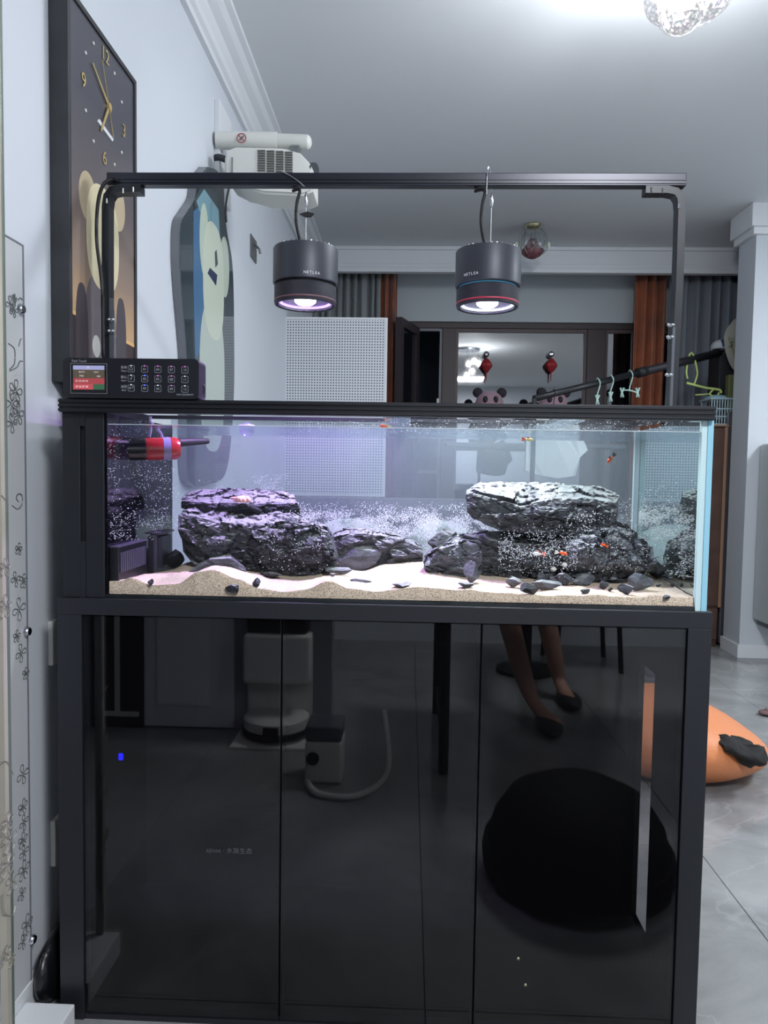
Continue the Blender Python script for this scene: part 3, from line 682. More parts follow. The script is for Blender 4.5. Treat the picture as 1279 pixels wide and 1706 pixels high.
# ================================================================== LIGHT RACK AND LAMPS
YL = 1.55
rk = thing('light_rack', 'black metal rack with two posts and a long rail above the tank', 'lamp rack', (0, YL, rim_t))
ra = P(181, 299, YL); rb = P(1140, 302, YL); rz0 = P(640, 312, YL).z; rz1 = P(640, 291, YL).z
bm = box(ra.x, rb.x, YL-.011, YL+.011, rz0, rz1, bev=.0015); bx(bm, ra.x, rb.x, YL-.013, YL-.01, rz0+.004, rz0+.008); bx(bm, ra.x, rb.x, YL-.0125, YL-.01, rz0+.011, rz0+.013)
obj('rail', bm, mat('rail_black', (44, 46, 56), .3, metal=.3), rk)
def post(px_a, side, foot_px):
    xa = P(px_a, 400, YL).x; bm = BM(); r = .0075
    pts = [Vector((xa-side*.075, YL, rz0-.008)), Vector((xa-side*.03, YL, rz0-.008)), Vector((xa-side*.012, YL, rz0-.012)), Vector((xa-side*.003, YL, rz0-.024)), Vector((xa, YL, rz0-.045)), Vector((xa+side*.001, YL, rz0-.2)), Vector((foot_px, YL, rim_t))]
    W = .014
    rows = []
    for i, p in enumerate(pts):
        t_ = (pts[min(i+1, len(pts)-1)]-pts[max(i-1, 0)]).normalized(); n_ = Vector((t_.z, 0, -t_.x))
        rows.append([bm.verts.new(p+n_*r+Vector((0, -W, 0))), bm.verts.new(p+n_*r+Vector((0, W, 0))), bm.verts.new(p-n_*r+Vector((0, W, 0))), bm.verts.new(p-n_*r+Vector((0, -W, 0)))])
    for A, B in zip(rows, rows[1:]):
        for k in range(4): bm.faces.new((A[k], A[(k+1) % 4], B[(k+1) % 4], B[k]))
    bm.faces.new(rows[0]); bm.faces.new(rows[-1][::-1]); bmesh.ops.recalc_face_normals(bm, faces=bm.faces[:])
    obj('post', bm, mat('post_black', (34, 37, 42), .36, metal=.2), rk)
post(180, -1, P(180, 600, YL).x); post(1130, 1, P(1117, 660, YL).x)
M_slot = mat('slot_grey', (96, 100, 106), .3, metal=.5)
obj('clamp_channel', box(P(1113, 600, YL).x, P(1117, 600, YL).x, YL-.02, YL-.015, rim_t, P(1115, 548, YL).z), M_slot, rk)
obj('clamp_channel', box(P(189, 560, YL).x, P(195, 560, YL).x, YL-.02, YL-.015, rim_t, P(190, 500, YL).z), M_slot, rk)
for px, py in ((1117, 542), (1116, 562), (1114, 625), (184, 533), (184, 552)):
    c = P(px, py, YL-.026); bm = BM(); cyl(bm, c+Vector((0, .012, 0)), c, .0032, seg=10); ell(bm, c+Vector((-.004, 0, .001)), (.0045, .003, .0032), 10, 6); ell(bm, c+Vector((.004, 0, .001)), (.0045, .003, .0032), 10, 6)
    obj('wing_bolt', bm, M_chrome, rk, 'all')
for px, py in ((205, 318), (222, 316), (1085, 316), (1104, 318), (178, 335), (1131, 343)):
    obj('screw', cyl(BM(), P(px, py-4, YL-.014), P(px, py+4, YL-.014), .0022, seg=8), M_chrome, rk)
def lamp(px, label, txt_px, ring_a, ring_b, ecol, dy=0):
    cx_ = P(px, 440, YL).x; R_ = .0685
    ztop = P(px, 399+dy, YL-R_).z; zmid = P(px, 461+dy, YL-R_).z; zbot = P(px, 497+dy, YL-R_).z
    t = thing('aquarium_lamp', label, 'lamp', (cx_, YL, zbot))
    o_ = Vector((cx_, YL, 0))
    obj('upper_housing', lathe(BM(), [(.001, ztop-.003), (R_*.90, ztop-.003), (R_*.92, ztop), (R_-.001, ztop), (R_, ztop-.002), (R_, zmid+.002), (R_-.002, zmid), (R_*.92, zmid), (.001, zmid)], o_, 64), M_lamp, t, True)
    vm = BM()
    for k in range(40):
        a = 2*pi*k/40; c = o_+Vector((cos(a)*R_*.93, sin(a)*R_*.93, ztop+.0008)); g = bmesh.new(); bmesh.ops.create_cube(g, size=1)
        merge(vm, g, Matrix.Translation(c) @ Matrix.Rotation(a, 4, 'Z') @ Matrix.Diagonal((.006, .0035, .002, 1)))
    v = obj('vent_fins', vm, mat('fin_grey', (150, 152, 160), .3, metal=.8), t)
    r2 = R_*.955
    obj('neck', cyl(BM(), o_+Vector((0, 0, zmid-.004)), o_+Vector((0, 0, zmid)), r2*.93, seg=48), mat('neck_' + ring_a[0], ring_a[1], .4, emit=ring_a[1], es=ring_a[2]), t, label=ring_a[0]+' ring between the two housings')
    low = obj('lower_housing', lathe(BM(), [(r2*.96, zmid-.003), (r2, zmid-.005), (r2, zbot+.006), (r2-.001, zbot+.001), (r2-.004, zbot), (r2-.006, zbot+.002), (r2-.007, zmid-.01), (.001, zmid-.01), (.001, zmid-.003), (r2*.96, zmid-.003)], o_, 64), mat('lamp_knurl', (52, 52, 62), .5, metal=.3, bump=.4, bump_scale=900), t, True)
    sub('lower_ring', lathe(BM(), [(r2+.0002, zbot+.010), (r2+.0008, zbot+.009), (r2+.0008, zbot+.0075), (r2+.0002, zbot+.0065)], o_, 64), mat('ring_' + ring_b[0], ring_b[1], .4), low, label=ring_b[0]+' accent ring')
    obj('reflector', lathe(BM(), [(r2*.86, zbot+.0015), (r2*.80, zbot+.010), (r2*.60, zbot+.022), (r2*.35, zbot+.028)], o_, 48), mat('reflector', (170, 165, 190), .22, metal=.9, bump=.3, bump_scale=400), t, True)
    obj('diffuser_ring', lathe(BM(), [(r2*.86, zbot+.003), (r2*.80, zbot+.0085), (r2*.76, zbot+.0095)], o_, 48), mat('ring_glow', ecol, .4, emit=ecol, es=1.2), t, True)
    obj('light_source', lathe(BM(), [(r2*.36, zbot+.016), (r2*.34, zbot+.008), (r2*.24, zbot+.003), (.001, zbot+.001)], o_, 32), mat('led_lens', (255, 250, 255), .3, emit=(255, 250, 255), es=5), t, True)
    a = P(txt_px+9, 453, YL-R_-.001); th = math.asin(max(-1, min(1, (a.x-cx_)/R_)))
    for k, ch_ in enumerate('NETLEA'):
        tk_ = th+(k-2.5)*.083
        text(ch_, (cx_+(R_+.0006)*sin(tk_), YL-(R_+.0006)*cos(tk_), a.z), .0082, bpy.data.materials.get('white_print') or mat('white_print', (240, 240, 245), .5), t, rot=(pi/2, 0, tk_), align='CENTER', ext=.0002)
    return t, cx_, ztop, zbot
l1 = lamp(509, 'black round hanging aquarium lamp on the left, shining violet', 510, ('black', (18, 18, 22), 0), ('bronze', (120, 84, 92)), (205, 170, 255))
l2 = lamp(813, 'black round hanging aquarium lamp on the right with blue ring', 776, ('blue', (60, 120, 150), .5), ('red', (190, 60, 84)), (220, 235, 240), 4)
# lights in the lamps
light('left_lamp_beam', 'SPOT', (l1[1], YL, l1[3]-.006), 25.0, (.64, .38, 1.0), .022, target=(l1[1], YL, 0), spot_size=math.radians(142), spot_blend=.6)
light('right_lamp_beam', 'SPOT', (l2[1], YL, l2[3]-.006), 23.0, (.90, .98, .98), .022, target=(l2[1], YL, 0), spot_size=math.radians(142), spot_blend=.6)
for nm, (t, x, ztop, zb_), dx, lab in (('a', l1, 0, 'left'), ('b', l2, .004, 'right')):
    hz = rz0-.012
    h = thing('suspension_wire', 'thin steel wire and clip holding the %s aquarium lamp' % lab, 'wire', (x, YL, ztop))
    obj('wire', tube(BM(), [(x+dx, YL-.002, ztop-.003), (x+dx, YL-.002, hz)], .0007, 6), M_chrome, h)
    bm = BM(); lathe(bm, [(.001, hz-.03), (.0022, hz-.028), (.0036, hz-.022), (.0036, hz-.006), (.002, hz), (.001, hz)], (x+dx, YL-.002, 0), 12); obj('adjuster', bm, M_chrome, h, True)
    if nm == 'b': pts = [Vector((x+dx-.012, YL-.016, rz0-.02)), Vector((x+dx-.012, YL-.016, rz1-.004)), Vector((x+dx-.010, YL-.010, rz1+.010)), Vector((x+dx-.006, YL, rz1+.014)), Vector((x+dx-.003, YL+.012, rz1+.005)), Vector((x+dx, YL+.014, rz0))]
    else: pts = [Vector((x+dx-.002, YL-.014, rz0-.004)), Vector((x+dx-.02, YL-.014, rz0+.010)), Vector((x+dx-.045, YL-.014, rz1-.001)), Vector((x+dx-.052, YL-.010, rz1+.004)), Vector((x+dx-.050, YL, rz1+.006)), Vector((x+dx-.04, YL+.012, rz1))]
    obj('hook', tube(BM(), smoothpts(pts), .0011, 6), M_chrome, h)
    cp = [Vector((x-.006, YL-.01, ztop-.002)), Vector((x-.018, YL-.018, ztop+.05)), Vector((x-.017, YL-.018, ztop+.09)), Vector((x-.012, YL-.014, rz0-.012)), Vector((x-.03, YL+.01, rz0-.004))]
    tag(obj('power_cord', tube(BM(), smoothpts(cp), .0033, 8), M_blackm, smooth='all'), 'black power cord of the %s aquarium lamp' % lab, 'cord')
c = P(513, 357, YL-.01); bm = BM(); prism(bm, [c+Vector(v) for v in ((-.018, 0, .001), (-.002, 0, .006), (.012, 0, .002), (.006, 0, -.004), (-.006, 0, -.005))], (0, .006, 0))
tag(obj('cable_tie', bm, M_blackm), 'black velcro cable tie on the left lamp cord', 'cable tie')
cp = [P(172, 594, YL-.03), P(170, 480, YL-.03), P(161, 400, YL-.03), P(163, 340, YL-.03), P(172, 308, YL-.03), P(186, 299, YL-.02), P(196, 300, YL-.02)]
tag(obj('power_cord', tube(BM(), smoothpts(cp), .0038, 8), M_blackm, smooth='all'), 'thick black cord running down the left rack post', 'cord')

# ================================================================== CONTROL PANEL on the rim
Y0 = TF-.018
a = P(105, 660, Y0); b = P(331, 600, Y0); pz0 = rim_t+.0005; pz1 = P(215, 597, Y0).z
cpn = thing('controller', 'black touch controller with small red screen on the tank rim', 'controller', ((a.x+b.x)/2, Y0+.02, pz0))
bm = BM(); prof = []
rr = .008
for (cx_, cz_, a0) in ((a.x+rr, pz0+rr, pi), (b.x-rr, pz0+rr, 1.5*pi), (b.x-rr, pz1-rr, 0), (a.x+rr, pz1-rr, .5*pi)):
    for k in range(6): prof.append(Vector((cx_+rr*cos(a0+k*pi/10), Y0, cz_+rr*sin(a0+k*pi/10))))
prism(bm, prof, (0, .045, 0)); obj('housing', bm, mat('controller_black', (30, 31, 38), .3), cpn)
g_ = (Vector(P(118, 655, Y0)), Vector(P(178, 606, Y0)))
bm = BM(); tube(bm, [Vector((x, Y0-.0004, z)) for x, z in ((g_[0].x, g_[0].z), (g_[1].x, g_[0].z), (g_[1].x, g_[1].z), (g_[0].x, g_[1].z))], .0006, 4, closed=True)
obj('screen_bezel', bm, mat('bezel_line', (150, 152, 150), .4), cpn)
def em(name, c, e=1): return mat(name, c, .5, emit=c, es=e)
sx0, sx1 = P(122, 630, Y0).x, P(174, 630, Y0).x; sz = [P(150, y, Y0).z for y in (609, 616, 630, 640, 649)]
scr = obj('screen', box(sx0, sx1, Y0-.0003, Y0+.001, sz[4], sz[0]), em('screen_red', (150, 62, 66), .45), cpn)
for (x0, x1, z0, z1, c) in ((0, 1, 0, 1, (150, 152, 190)), (0, 1, 1, 2, (78, 70, 58)), (0, .64, 3, 4, (176, 74, 80)), (.64, 1, 3, 4, (52, 92, 66))):
    sub('screen_field', box(sx0+(sx1-sx0)*x0, sx0+(sx1-sx0)*x1, Y0-.0006, Y0, sz[z1], sz[z0]), em('field_%d%d' % (c[0], z0), c, .42), scr)
M_lt = em('screen_text', (210, 190, 190), .7)
for s_, u, y_, sz_ in (('A', .45, 612.5, .006), ('26.5°C', .18, 620, .0042), ('12:41', .66, 620, .0042), ('74.8', .2, 626.5, .0045), ('ON', .76, 627, .0042), ('01 02 03 04', .08, 635, .0048), ('05 06 07 08', .08, 644.5, .0048)):
    text(s_, (sx0+(sx1-sx0)*u, Y0-.0009, P(150, y_, Y0).z), sz_, M_lt, cpn, ext=.00002)
M_line = mat('key_line', (176, 178, 184), .4)
kc = {'m': em('led_magenta', (220, 90, 200), 1.2), 'b': em('led_blue', (60, 70, 255), 4), 'w': em('led_white', (215, 215, 235), 1)}
led = [['w', 'm', 'm', 'm', 'm'], ['w', 'b', 'm', 'm', 'w'], ['w', 'b', 'w', 'm', 'w']]
key0 = None
for r_ in range(3):
    for c_ in range(5):
        px = (218.5, 241, 263, 285.5, 308)[c_]; py = (614.5+r_*16) + (c_*.45)
        c = P(px, py, Y0); h = .0058
        k = obj('key', tube(BM(), [Vector((c.x+a_*h, Y0-.0002, c.z+b_*h)) for a_, b_ in ((-1, -.8), (-.8, -1), (.8, -1), (1, -.8), (1, .8), (.8, 1), (-.8, 1), (-1, .8))], .00035, 4, closed=True), M_line, cpn)
        sub('key_light', ell(BM(), Vector((c.x, Y0-.0006, c.z+h)), .0011, 8, 6), kc[led[r_][c_]], k)
        if c_ == 0: text(('⌂', '√', '↩')[r_], (c.x, Y0-.0006, c.z), .009, M_line, cpn, align='CENTER', ext=.00003)
        else: text('%02d' % ((c_-1)*3+r_+1), (c.x, Y0-.0006, c.z-.0005), .0062, M_line, cpn, align='CENTER', ext=.00003)
for r_, (u, v) in enumerate((('菜单', 'Menu'), ('确认', 'Enter'), ('返回', 'Back'))):
    c = P(206.5, 612.5+r_*16, Y0); text(u, (c.x, Y0-.0006, c.z), .0058, M_line, cpn, align='CENTER', ext=.00003); text(v, (c.x, Y0-.0006, c.z-.006), .0044, M_line, cpn, align='CENTER', ext=.00003)
c = P(119, 601.5, Y0); text('Tank Touch', (c.x, Y0-.0006, c.z), .0058, M_line, cpn, ext=.00003)
c = P(294, 657.5, Y0); text('WiFi AQUARIUM', (c.x, Y0-.0006, c.z), .0042, M_line, cpn, ext=.00003)
obj('cable', tube(BM(), smoothpts([P(331, 648, Y0+.03), P(338, 640, Y0+.03), P(341, 650, Y0+.03), P(336, 662, Y0+.035)]), .0012, 6), M_blackm, cpn)

# ================================================================== LEFT WALL
# clock picture
tk = .04; X = WX+tk
y0 = PX(115, 300, X).y; y1 = PX(228, 300, X).y; z1 = 2.025; z0 = PX(84, 627, WX).z-.01
ck = thing('wall_clock', 'tall dark framed picture clock with gold hands on the left wall', 'clock', (WX+.02, (y0+y1)/2, z0))
fw = .012
bm = box(WX+.001, X, y0, y0+fw, z0, z1, bev=.001); bx(bm, WX+.001, X, y1-fw, y1, z0, z1, bev=.001); bx(bm, WX+.001, X, y0+fw, y1-fw, z0, z0+fw, bev=.001); bx(bm, WX+.001, X, y0+fw, y1-fw, z1-fw, z1, bev=.001)
obj('frame', bm, mat('clock_frame', (52, 54, 58), .5, noise_amt=.5, noise_scale=9), ck)
def panel_mat():
    m = mat('clock_panel', (70, 70, 78), .12, spec=.7); nt = m.node_tree; b = nt.nodes['Principled BSDF']
    return m
xp = X-.004
obj('panel', box(WX+.002, xp, y0+fw, y1-fw, z0+fw, z1-fw), panel_mat(), ck)
def flat(pts, m, nm, par, th=.0006, x=None, label=None):     # pts in (y,z)
    x = xp if x is None else x
    return obj(nm, prism(BM(), [Vector((x, a_, b_)) for a_, b_ in pts], (th, 0, 0)), m, par, label=label)
def oval(cy, cz, ry, rz, n=36, e=2.0, rot=0):
    out = []
    for k in range(n):
        a_ = 2*pi*k/n; u = abs(cos(a_))**(2/e)*math.copysign(1, cos(a_))*ry; v = abs(sin(a_))**(2/e)*math.copysign(1, sin(a_))*rz
        out.append((cy+u*cos(rot)-v*sin(rot), cz+u*sin(rot)+v*cos(rot)))
    return out
def YZ(px, py, x=None):
    p = PX(px, py, xp if x is None else x); return (p.y, p.z)
mr = lambda n_, c: mat(n_, c, .25)
# printed picture: warm wall glow, dark floor, plain rounded cream and grey forms
yy0, yy1 = y0+fw, y1-fw
zf = YZ(115, 520)[1]; zg = YZ(225, 580)[1]
mg = mat('print_wall_glow', (112, 100, 100), .2, spec=.6); nt = mg.node_tree; geo = N(nt, 'NewGeometry'); sx = N(nt, 'SeparateXYZ'); nt.links.new(geo.outputs['Position'], sx.inputs[0])
mp_ = N(nt, 'MapRange'); mp_.inputs['From Min'].default_value = 1.40; mp_.inputs['From Max'].default_value = 1.86; nt.links.new(sx.outputs['Z'], mp_.inputs['Value'])
rp = N(nt, 'ValToRGB'); e = rp.color_ramp.elements; e[0].color = (*lin((206, 170, 130)), 1); e[1].color = (*lin((78, 78, 86)), 1)
for p_, c_ in ((.22, (156, 136, 120)), (.6, (108, 100, 102))):
    q = e.new(p_); q.color = (*lin(c_), 1)
nt.links.new(mp_.outputs[0], rp.inputs[0]); nt.links.new(rp.outputs[0], nt.nodes['Principled BSDF'].inputs['Base Color'])
flat([(yy0, z0+fw), (yy1, z0+fw), (yy1, z1-fw), (yy0, z1-fw)], mg, 'print_background', ck, .0003)
flat([(yy0, z0+fw), (yy1, z0+fw), (yy1, zg), (yy0, zf)], mr('print_brown', (70, 58, 58)), 'print_floor', ck, .0005)
flat([(yy0, zf), (yy1, zg), (yy1, zg+.008), (yy0, zf+.008)], mr('print_amber', (236, 190, 130)), 'print_glow_line', ck, .0007)
c = YZ(146, 320); flat(oval(c[0], c[1]-.01, .042, .052), mr('print_cream2', (196, 180, 150)), 'print_disc', ck, .0006)
c = YZ(196, 345); flat(oval(c[0], c[1], .042, .055), mr('print_cream2b', (196, 180, 150)), 'print_disc', ck, .0006)
c = YZ(172, 400); flat(oval(c[0], c[1], .085, .115, e=2.6), mr('print_cream', (224, 214, 178)), 'print_oval', ck, .0009)
c = YZ(168, 560); flat(oval(c[0], c[1]-.03, .082, .16, e=3), mr('print_grey', (120, 112, 116)), 'print_body', ck, .0008)
c = YZ(138, 560); flat(oval(c[0]-.005, c[1]-.03, .030, .14, e=2.6), mr('print_dark', (78, 72, 76)), 'print_side', ck, .001)
c = YZ(200, 560); flat(oval(c[0]+.005, c[1]-.03, .030, .12, e=2.6), mr('print_dark2', (84, 78, 84)), 'print_side', ck, .001)
c = YZ(160, 577); flat(oval(c[0], c[1], .020, .024), mr('print_dot', (214, 212, 206)), 'print_dot', ck, .0012)
M_gold = mat('gold', (226, 200, 140), .3, metal=.6)
cc = YZ(179, 178); R_ = (YZ(179, 178)[0]-YZ(138, 135)[0])
def hand(px, py, w_, nm, tail=.0):
    e = YZ(px, py, X-.001); v = Vector((0, e[0]-cc[0], e[1]-cc[1])); s = v.normalized(); n_ = Vector((0, -s.z, s.y))*w_
    o_ = Vector((X-.001, cc[0], cc[1]))-s*tail
    obj(nm, prism(BM(), [o_-n_, o_+n_, Vector((X-.001, e[0], e[1]))+n_*.6, Vector((X-.001, e[0], e[1]))-n_*.6], (.0015, 0, 0)), M_gold, ck)
hand(154, 105, .0035, 'minute_hand', .012); hand(168, 218, .0045, 'hour_hand', .01); hand(170, 100, .0009, 'second_hand', .06)
obj('hub', cyl(BM(), (xp, cc[0], cc[1]), (X+.003, cc[0], cc[1]), .008, seg=20), M_gold, ck)
flat([YZ(161, 202), YZ(164, 198), YZ(188, 232), YZ(186, 236)], mr('white_plate', (225, 228, 230)), 'name_plate', ck, .002)
for s_, px, py in (('12', 174, 93), ('3', 205, 219), ('6', 173, 264), ('9', 138, 135)):
    c = YZ(px, py); text(s_, (X-.002, c[0], c[1]), .042, M_gold, ck, name='numeral', rot=(pi/2, 0, pi/2), align='CENTER', ext=.0005)
for px, py in ((155, 72), (142, 88), (190, 122), (202, 170), (142, 184), (155, 235), (202, 254), (190, 274)):
    c = YZ(px, py); obj('hour_mark', cyl(BM(), (xp, c[0], c[1]), (xp+.002, c[0], c[1]), .0035, seg=10), M_white, ck)

# wavy mirror-glass wall picture
X = WX+.03
out_l = [(345, 278), (330, 300), (325, 330), (312, 352), (302, 372), (300, 420), (303, 480), (308, 540), (312, 600), (312, 700), (312, 780), (322, 808)]
out_r = [(345, 808), (375, 790), (386, 720), (390, 640), (390, 560), (389, 480), (386, 430), (378, 385), (374, 345), (372, 310), (362, 285)]
pts = smoothpts([PX(px, py, X) for px, py in out_l+out_r+out_l[:1]], 5)[:-1]
pc = thing('wall_picture', 'wavy bottle shaped glass picture with silver edge on the left wall', 'picture', (WX+.015, 2.6, min(p.z for p in pts)))
bm = BM(); prism(bm, [Vector((WX+.001, p.y, p.z)) for p in pts], (.026, 0, 0)); obj('backing', bm, mat('picture_edge', (120, 122, 126), .25, metal=.7), pc)
bm = BM(); prism(bm, [Vector((WX+.027, p.y, p.z)) for p in pts], (.003, 0, 0)); obj('front_glass', bm, mat('picture_dark_glass', (52, 64, 70), .06, spec=.9), pc)
def flat2(pxs, m, nm, th): return obj(nm, prism(BM(), [PX(a_, b_, X) for a_, b_ in pxs], (th, 0, 0)), m, pc)
flat2([(327, 335), (340, 315), (364, 350), (366, 395), (350, 370), (332, 352)], mr('print_teal', (120, 158, 170)), 'print_panel', .0006)
flat2([(322, 352), (331, 345), (345, 420), (345, 560), (325, 600), (322, 480)], mr('print_blue', (70, 112, 150)), 'print_stripe', .0006)
c = YZ(340, 390, X); obj('print_oval', prism(BM(), [Vector((X, a_, b_)) for a_, b_ in oval(c[0], c[1]-.02, .055, .12)], (.0010, 0, 0)), mr('pc1', (190, 205, 188)), pc)
c = YZ(374, 445, X); obj('print_oval', prism(BM(), [Vector((X, a_, b_)) for a_, b_ in oval(c[0], c[1], .065, .11)], (.0010, 0, 0)), mr('pc2', (190, 202, 186)), pc)
c = YZ(356, 470, X); obj('print_oval', prism(BM(), [Vector((X, a_, b_)) for a_, b_ in oval(c[0], c[1], .135, .20, e=2.6)], (.0014, 0, 0)), mr('pc3', (205, 214, 196)), pc)
c = YZ(354, 620, X); obj('print_oval', prism(BM(), [Vector((X, a_, b_)) for a_, b_ in oval(c[0], c[1]-.02, .16, .26, e=2.6)], (.0012, 0, 0)), mr('pc4', (188, 200, 190)), pc)
flat2([(345, 455), (349, 446), (361, 458), (359, 476)], mr('pc5', (38, 48, 84)), 'print_patch', .002)
flat2([(357, 420), (360, 416), (362, 440), (358, 446)], mr('pc6', (60, 72, 70)), 'print_patch', .002)
# projector on its arm
YPj = 2.66
pj = thing('projector', 'white projector with vent grille hanging from a wall arm', 'projector', (WX, YPj, P(440, 330, YPj).z))
a = P(374, 245, YPj); b = P(520, 345, YPj)
def pp(px, py, Y=YPj): return P(px, py, Y)
prof = [(374, 262), (377, 250), (392, 244), (470, 246), (500, 254), (515, 270), (521, 282), (521, 318), (505, 325), (440, 322), (400, 310), (380, 300), (373, 290)]
bm = BM(); prism(bm, [pp(x, y, YPj-.10) for x, y in prof], (0, .15, 0)); bmesh.ops.bevel(bm, geom=[e for e in bm.edges if abs((e.verts[0].co-e.verts[1].co).y) < .01], offset=.008, segments=2, affect='EDGES')
obj('body', bm, M_white, pj, True)
YF = YPj-.102
M_vent = mat('vent_dark', (88, 88, 84), .6)
for r_ in range(9):
    for c_ in range(4):
        x0 = 429+c_*15.2; y_ = 250+r_*4.1+(c_*.9)
        if r_ < 6 or True: obj('vent_slot', box(pp(x0, y_, YF).x, pp(x0+12.5, y_, YF).x, YF-.002, YF+.002, pp(x0, y_+2.3, YF).z, pp(x0, y_, YF).z), M_vent, pj)
obj('panel_seam', box(pp(386, 262, YF).x, pp(387, 262, YF).x, YF-.0015, YF+.002, pp(386, 300, YF).z, pp(386, 262, YF).z), M_vent, pj)
obj('lens', cyl(BM(), pp(516, 284, YF+.04), pp(524, 284, YF+.03), .026, seg=20), mat('lens_dark', (60, 62, 66), .2), pj)
obj('arm', cyl(BM(), Vector((WX+.01, YPj, pp(440, 234).z)), pp(462, 235), .0300, seg=28), M_white, pj, True)
obj('arm_extension', cyl(BM(), pp(460, 235), pp(512, 237), .0255, seg=28), M_offw, pj, True)
obj('arm_end', ell(BM(), pp(511, 237), (.018, .025, .0255)), M_offw, pj, 'all')
bm = BM(); prism(bm, [pp(474, 245), pp(500, 245), pp(494, 256), pp(480, 256)], (0, .03, 0)); obj('bracket', bm, M_offw, pj)
obj('tilt_joint', box(pp(484, 250).x, pp(500, 250).x, YPj-.02, YPj+.02, pp(490, 262).z, pp(490, 246).z, bev=.003), mat('joint_grey', (140, 142, 144), .3, metal=.8), pj)
stc = pp(402, 230, YPj-.0315); bm = BM(); tube(bm, [stc+Vector((cos(k*pi/12)*.016, 0, sin(k*pi/12)*.016)) for k in range(24)], .0016, 4, closed=True); tube(bm, [stc+Vector((-.011, 0, .011)), stc+Vector((.011, 0, -.011))], .0014, 4)
obj('warning_sticker', bm, mat('sticker_red', (168, 60, 66), .5), pj, label='round red no-touch warning sticker')
obj('sticker_symbol', tube(BM(), [stc+Vector((-.007, -.0005, -.007)), stc+Vector((.001, -.0005, .001)), stc+Vector((.007, -.0005, .007))], .0018, 4), mat('sticker_ink', (50, 40, 44), .5), pj)
obj('cable_bundle', tube(BM(), smoothpts([pp(376, 266, YPj), pp(362, 262, YPj), pp(352, 272, YPj+.02), pp(348, 286, YPj+.05)]), .012, 8), mat('bundle_grey', (50, 54, 58), .6), pj, 'all')
tag(obj('cable', tube(BM(), smoothpts([pp(390, 296, 2.575), pp(382, 312, 2.55), pp(377, 335, 2.5), pp(376, 352, 2.5), pp(377, 370, 2.5)]), .0035, 6), M_blackm, smooth='all'), 'thin black cable hanging below the projector', 'cable')
a = PX(357, 165, WX); b = PX(377, 265, WX)
tag(obj('wall_plate', box(WX, WX+.02, a.y, b.y, b.z-.2, PX(357, 165, WX).z, bev=.003), M_trim), 'tall white mounting plate on wall behind the projector', 'plate')
c = PX(421, 415, WX); bm = box(WX, WX+.006, c.y-.06, c.y+.06, c.z-.05, c.z+.05, bev=.002); tube(bm, [c+Vector((0, 0, .03)), c+Vector((.03, 0, .0)), c+Vector((.035, 0, -.02))], .006, 6)
tag(obj('wall_hook', bm, mat('hook_grey', (120, 124, 124), .4, metal=.6)), 'small grey metal hook on the left wall beyond the picture', 'hook')
# sockets
for k, (ya, yb, px) in enumerate(((1035, 1110, 79), (1368, 1445, 83))):
    z_1 = PX(px, ya, WX).z; z_0 = PX(px, yb, WX).z; yq = PX(px, ya, WX).y
    s = thing('wall_socket', ('upper white wall socket beside the cabinet', 'lower white wall socket beside the cabinet')[k], 'socket', (WX, yq+.04, z_0))
    o = obj('cover_plate', box(WX, WX+.011, yq, yq+.086, z_0, z_1, bev=.003), M_white, s)
    obj('rocker', box(WX+.011, WX+.0135, yq+.02, yq+.066, z_0+.02, z_1-.02, bev=.001), M_offw, s)
# decorative glass panel with printed flowers, standing off the wall, and door glass in front
M_pnl = mat('floral_panel', (204, 206, 208), .12, spec=.6)
XPn = WX+.012
ypn = PX(37, 410, XPn).y; zpn = PX(37, 410, XPn).z
gp = thing('decorative_glass', 'pale glass sheet on the left wall with printed flowers and chrome studs', 'glass panel', (WX, 1.2, .05))
obj('glass', box(WX+.006, XPn, LY, ypn, .05, zpn, bev=.001), M_pnl, gp); 
obj('edge_strip', box(WX+.004, XPn+.001, ypn, ypn+.004, .05, zpn+.003), mat('panel_edge', (150, 152, 160), .3, metal=.4), gp)
obj('edge_strip', box(WX+.004, XPn+.001, LY, ypn, zpn, zpn+.003), mat('panel_edge2', (150, 152, 160), .3, metal=.4), gp)
for px, py in ((33, 515), (43, 1052), (52, 1565)):
    c = PX(px, py, XPn); obj('stud', lathe(BM(), [(.001, .008), (.007, .008), (.0095, .005), (.010, 0), (.001, 0)], c, 20, Matrix.Rotation(pi/2, 4, 'Y')), M_chrome, gp, True)
M_ink = mat('flower_ink', (92, 98, 98), .4); M_leaf = mat('leaf_pale', (196, 214, 200), .3)
def flower(par, x, cy, cz, r, n=5, m=M_ink, seed=0):
    bm = BM(); R = random.Random(seed)
    for k in range(n):
        a0 = 2*pi*k/n+R.random()*.3; ps = []
        for j in range(12):
            u = 2*pi*j/12; rr_ = r*(.55+.45*cos(u)); th = a0+.42*sin(u)
            ps.append(Vector((x, cy+cos(th)*rr_, cz+sin(th)*rr_)))
        tube(bm, ps, .0009, 3, closed=True)
    return obj('printed_flower', bm, m, par)
def vine(par, x, pxs, m=M_ink, r=.0011): return obj('printed_vine', tube(BM(), smoothpts([PX(a_, b_, x) for a_, b_ in pxs]), r, 3), m, par)
x_ = XPn+.0006
for k, (px, py, r) in enumerate(((18, 508, .016), (24, 497, .008), (24, 518, .012), (26, 652, .022), (20, 672, .024), (30, 690, .02), (20, 705, .018), (31, 915, .012), (26, 965, .015), (39, 968, .014), (32, 1015, .022), (28, 1060, .012), (35, 1088, .018), (43, 1122, .012), (38, 1290, .02), (38, 1345, .016), (40, 1370, .016), (38, 1400, .016), (40, 1420, .016), (40, 1450, .02), (36, 1490, .014), (45, 1540, .02), (38, 1570, .016))):
    c = PX(px, py, x_); flower(gp, x_, c.y, c.z, r, 4+k % 2, M_ink, k)
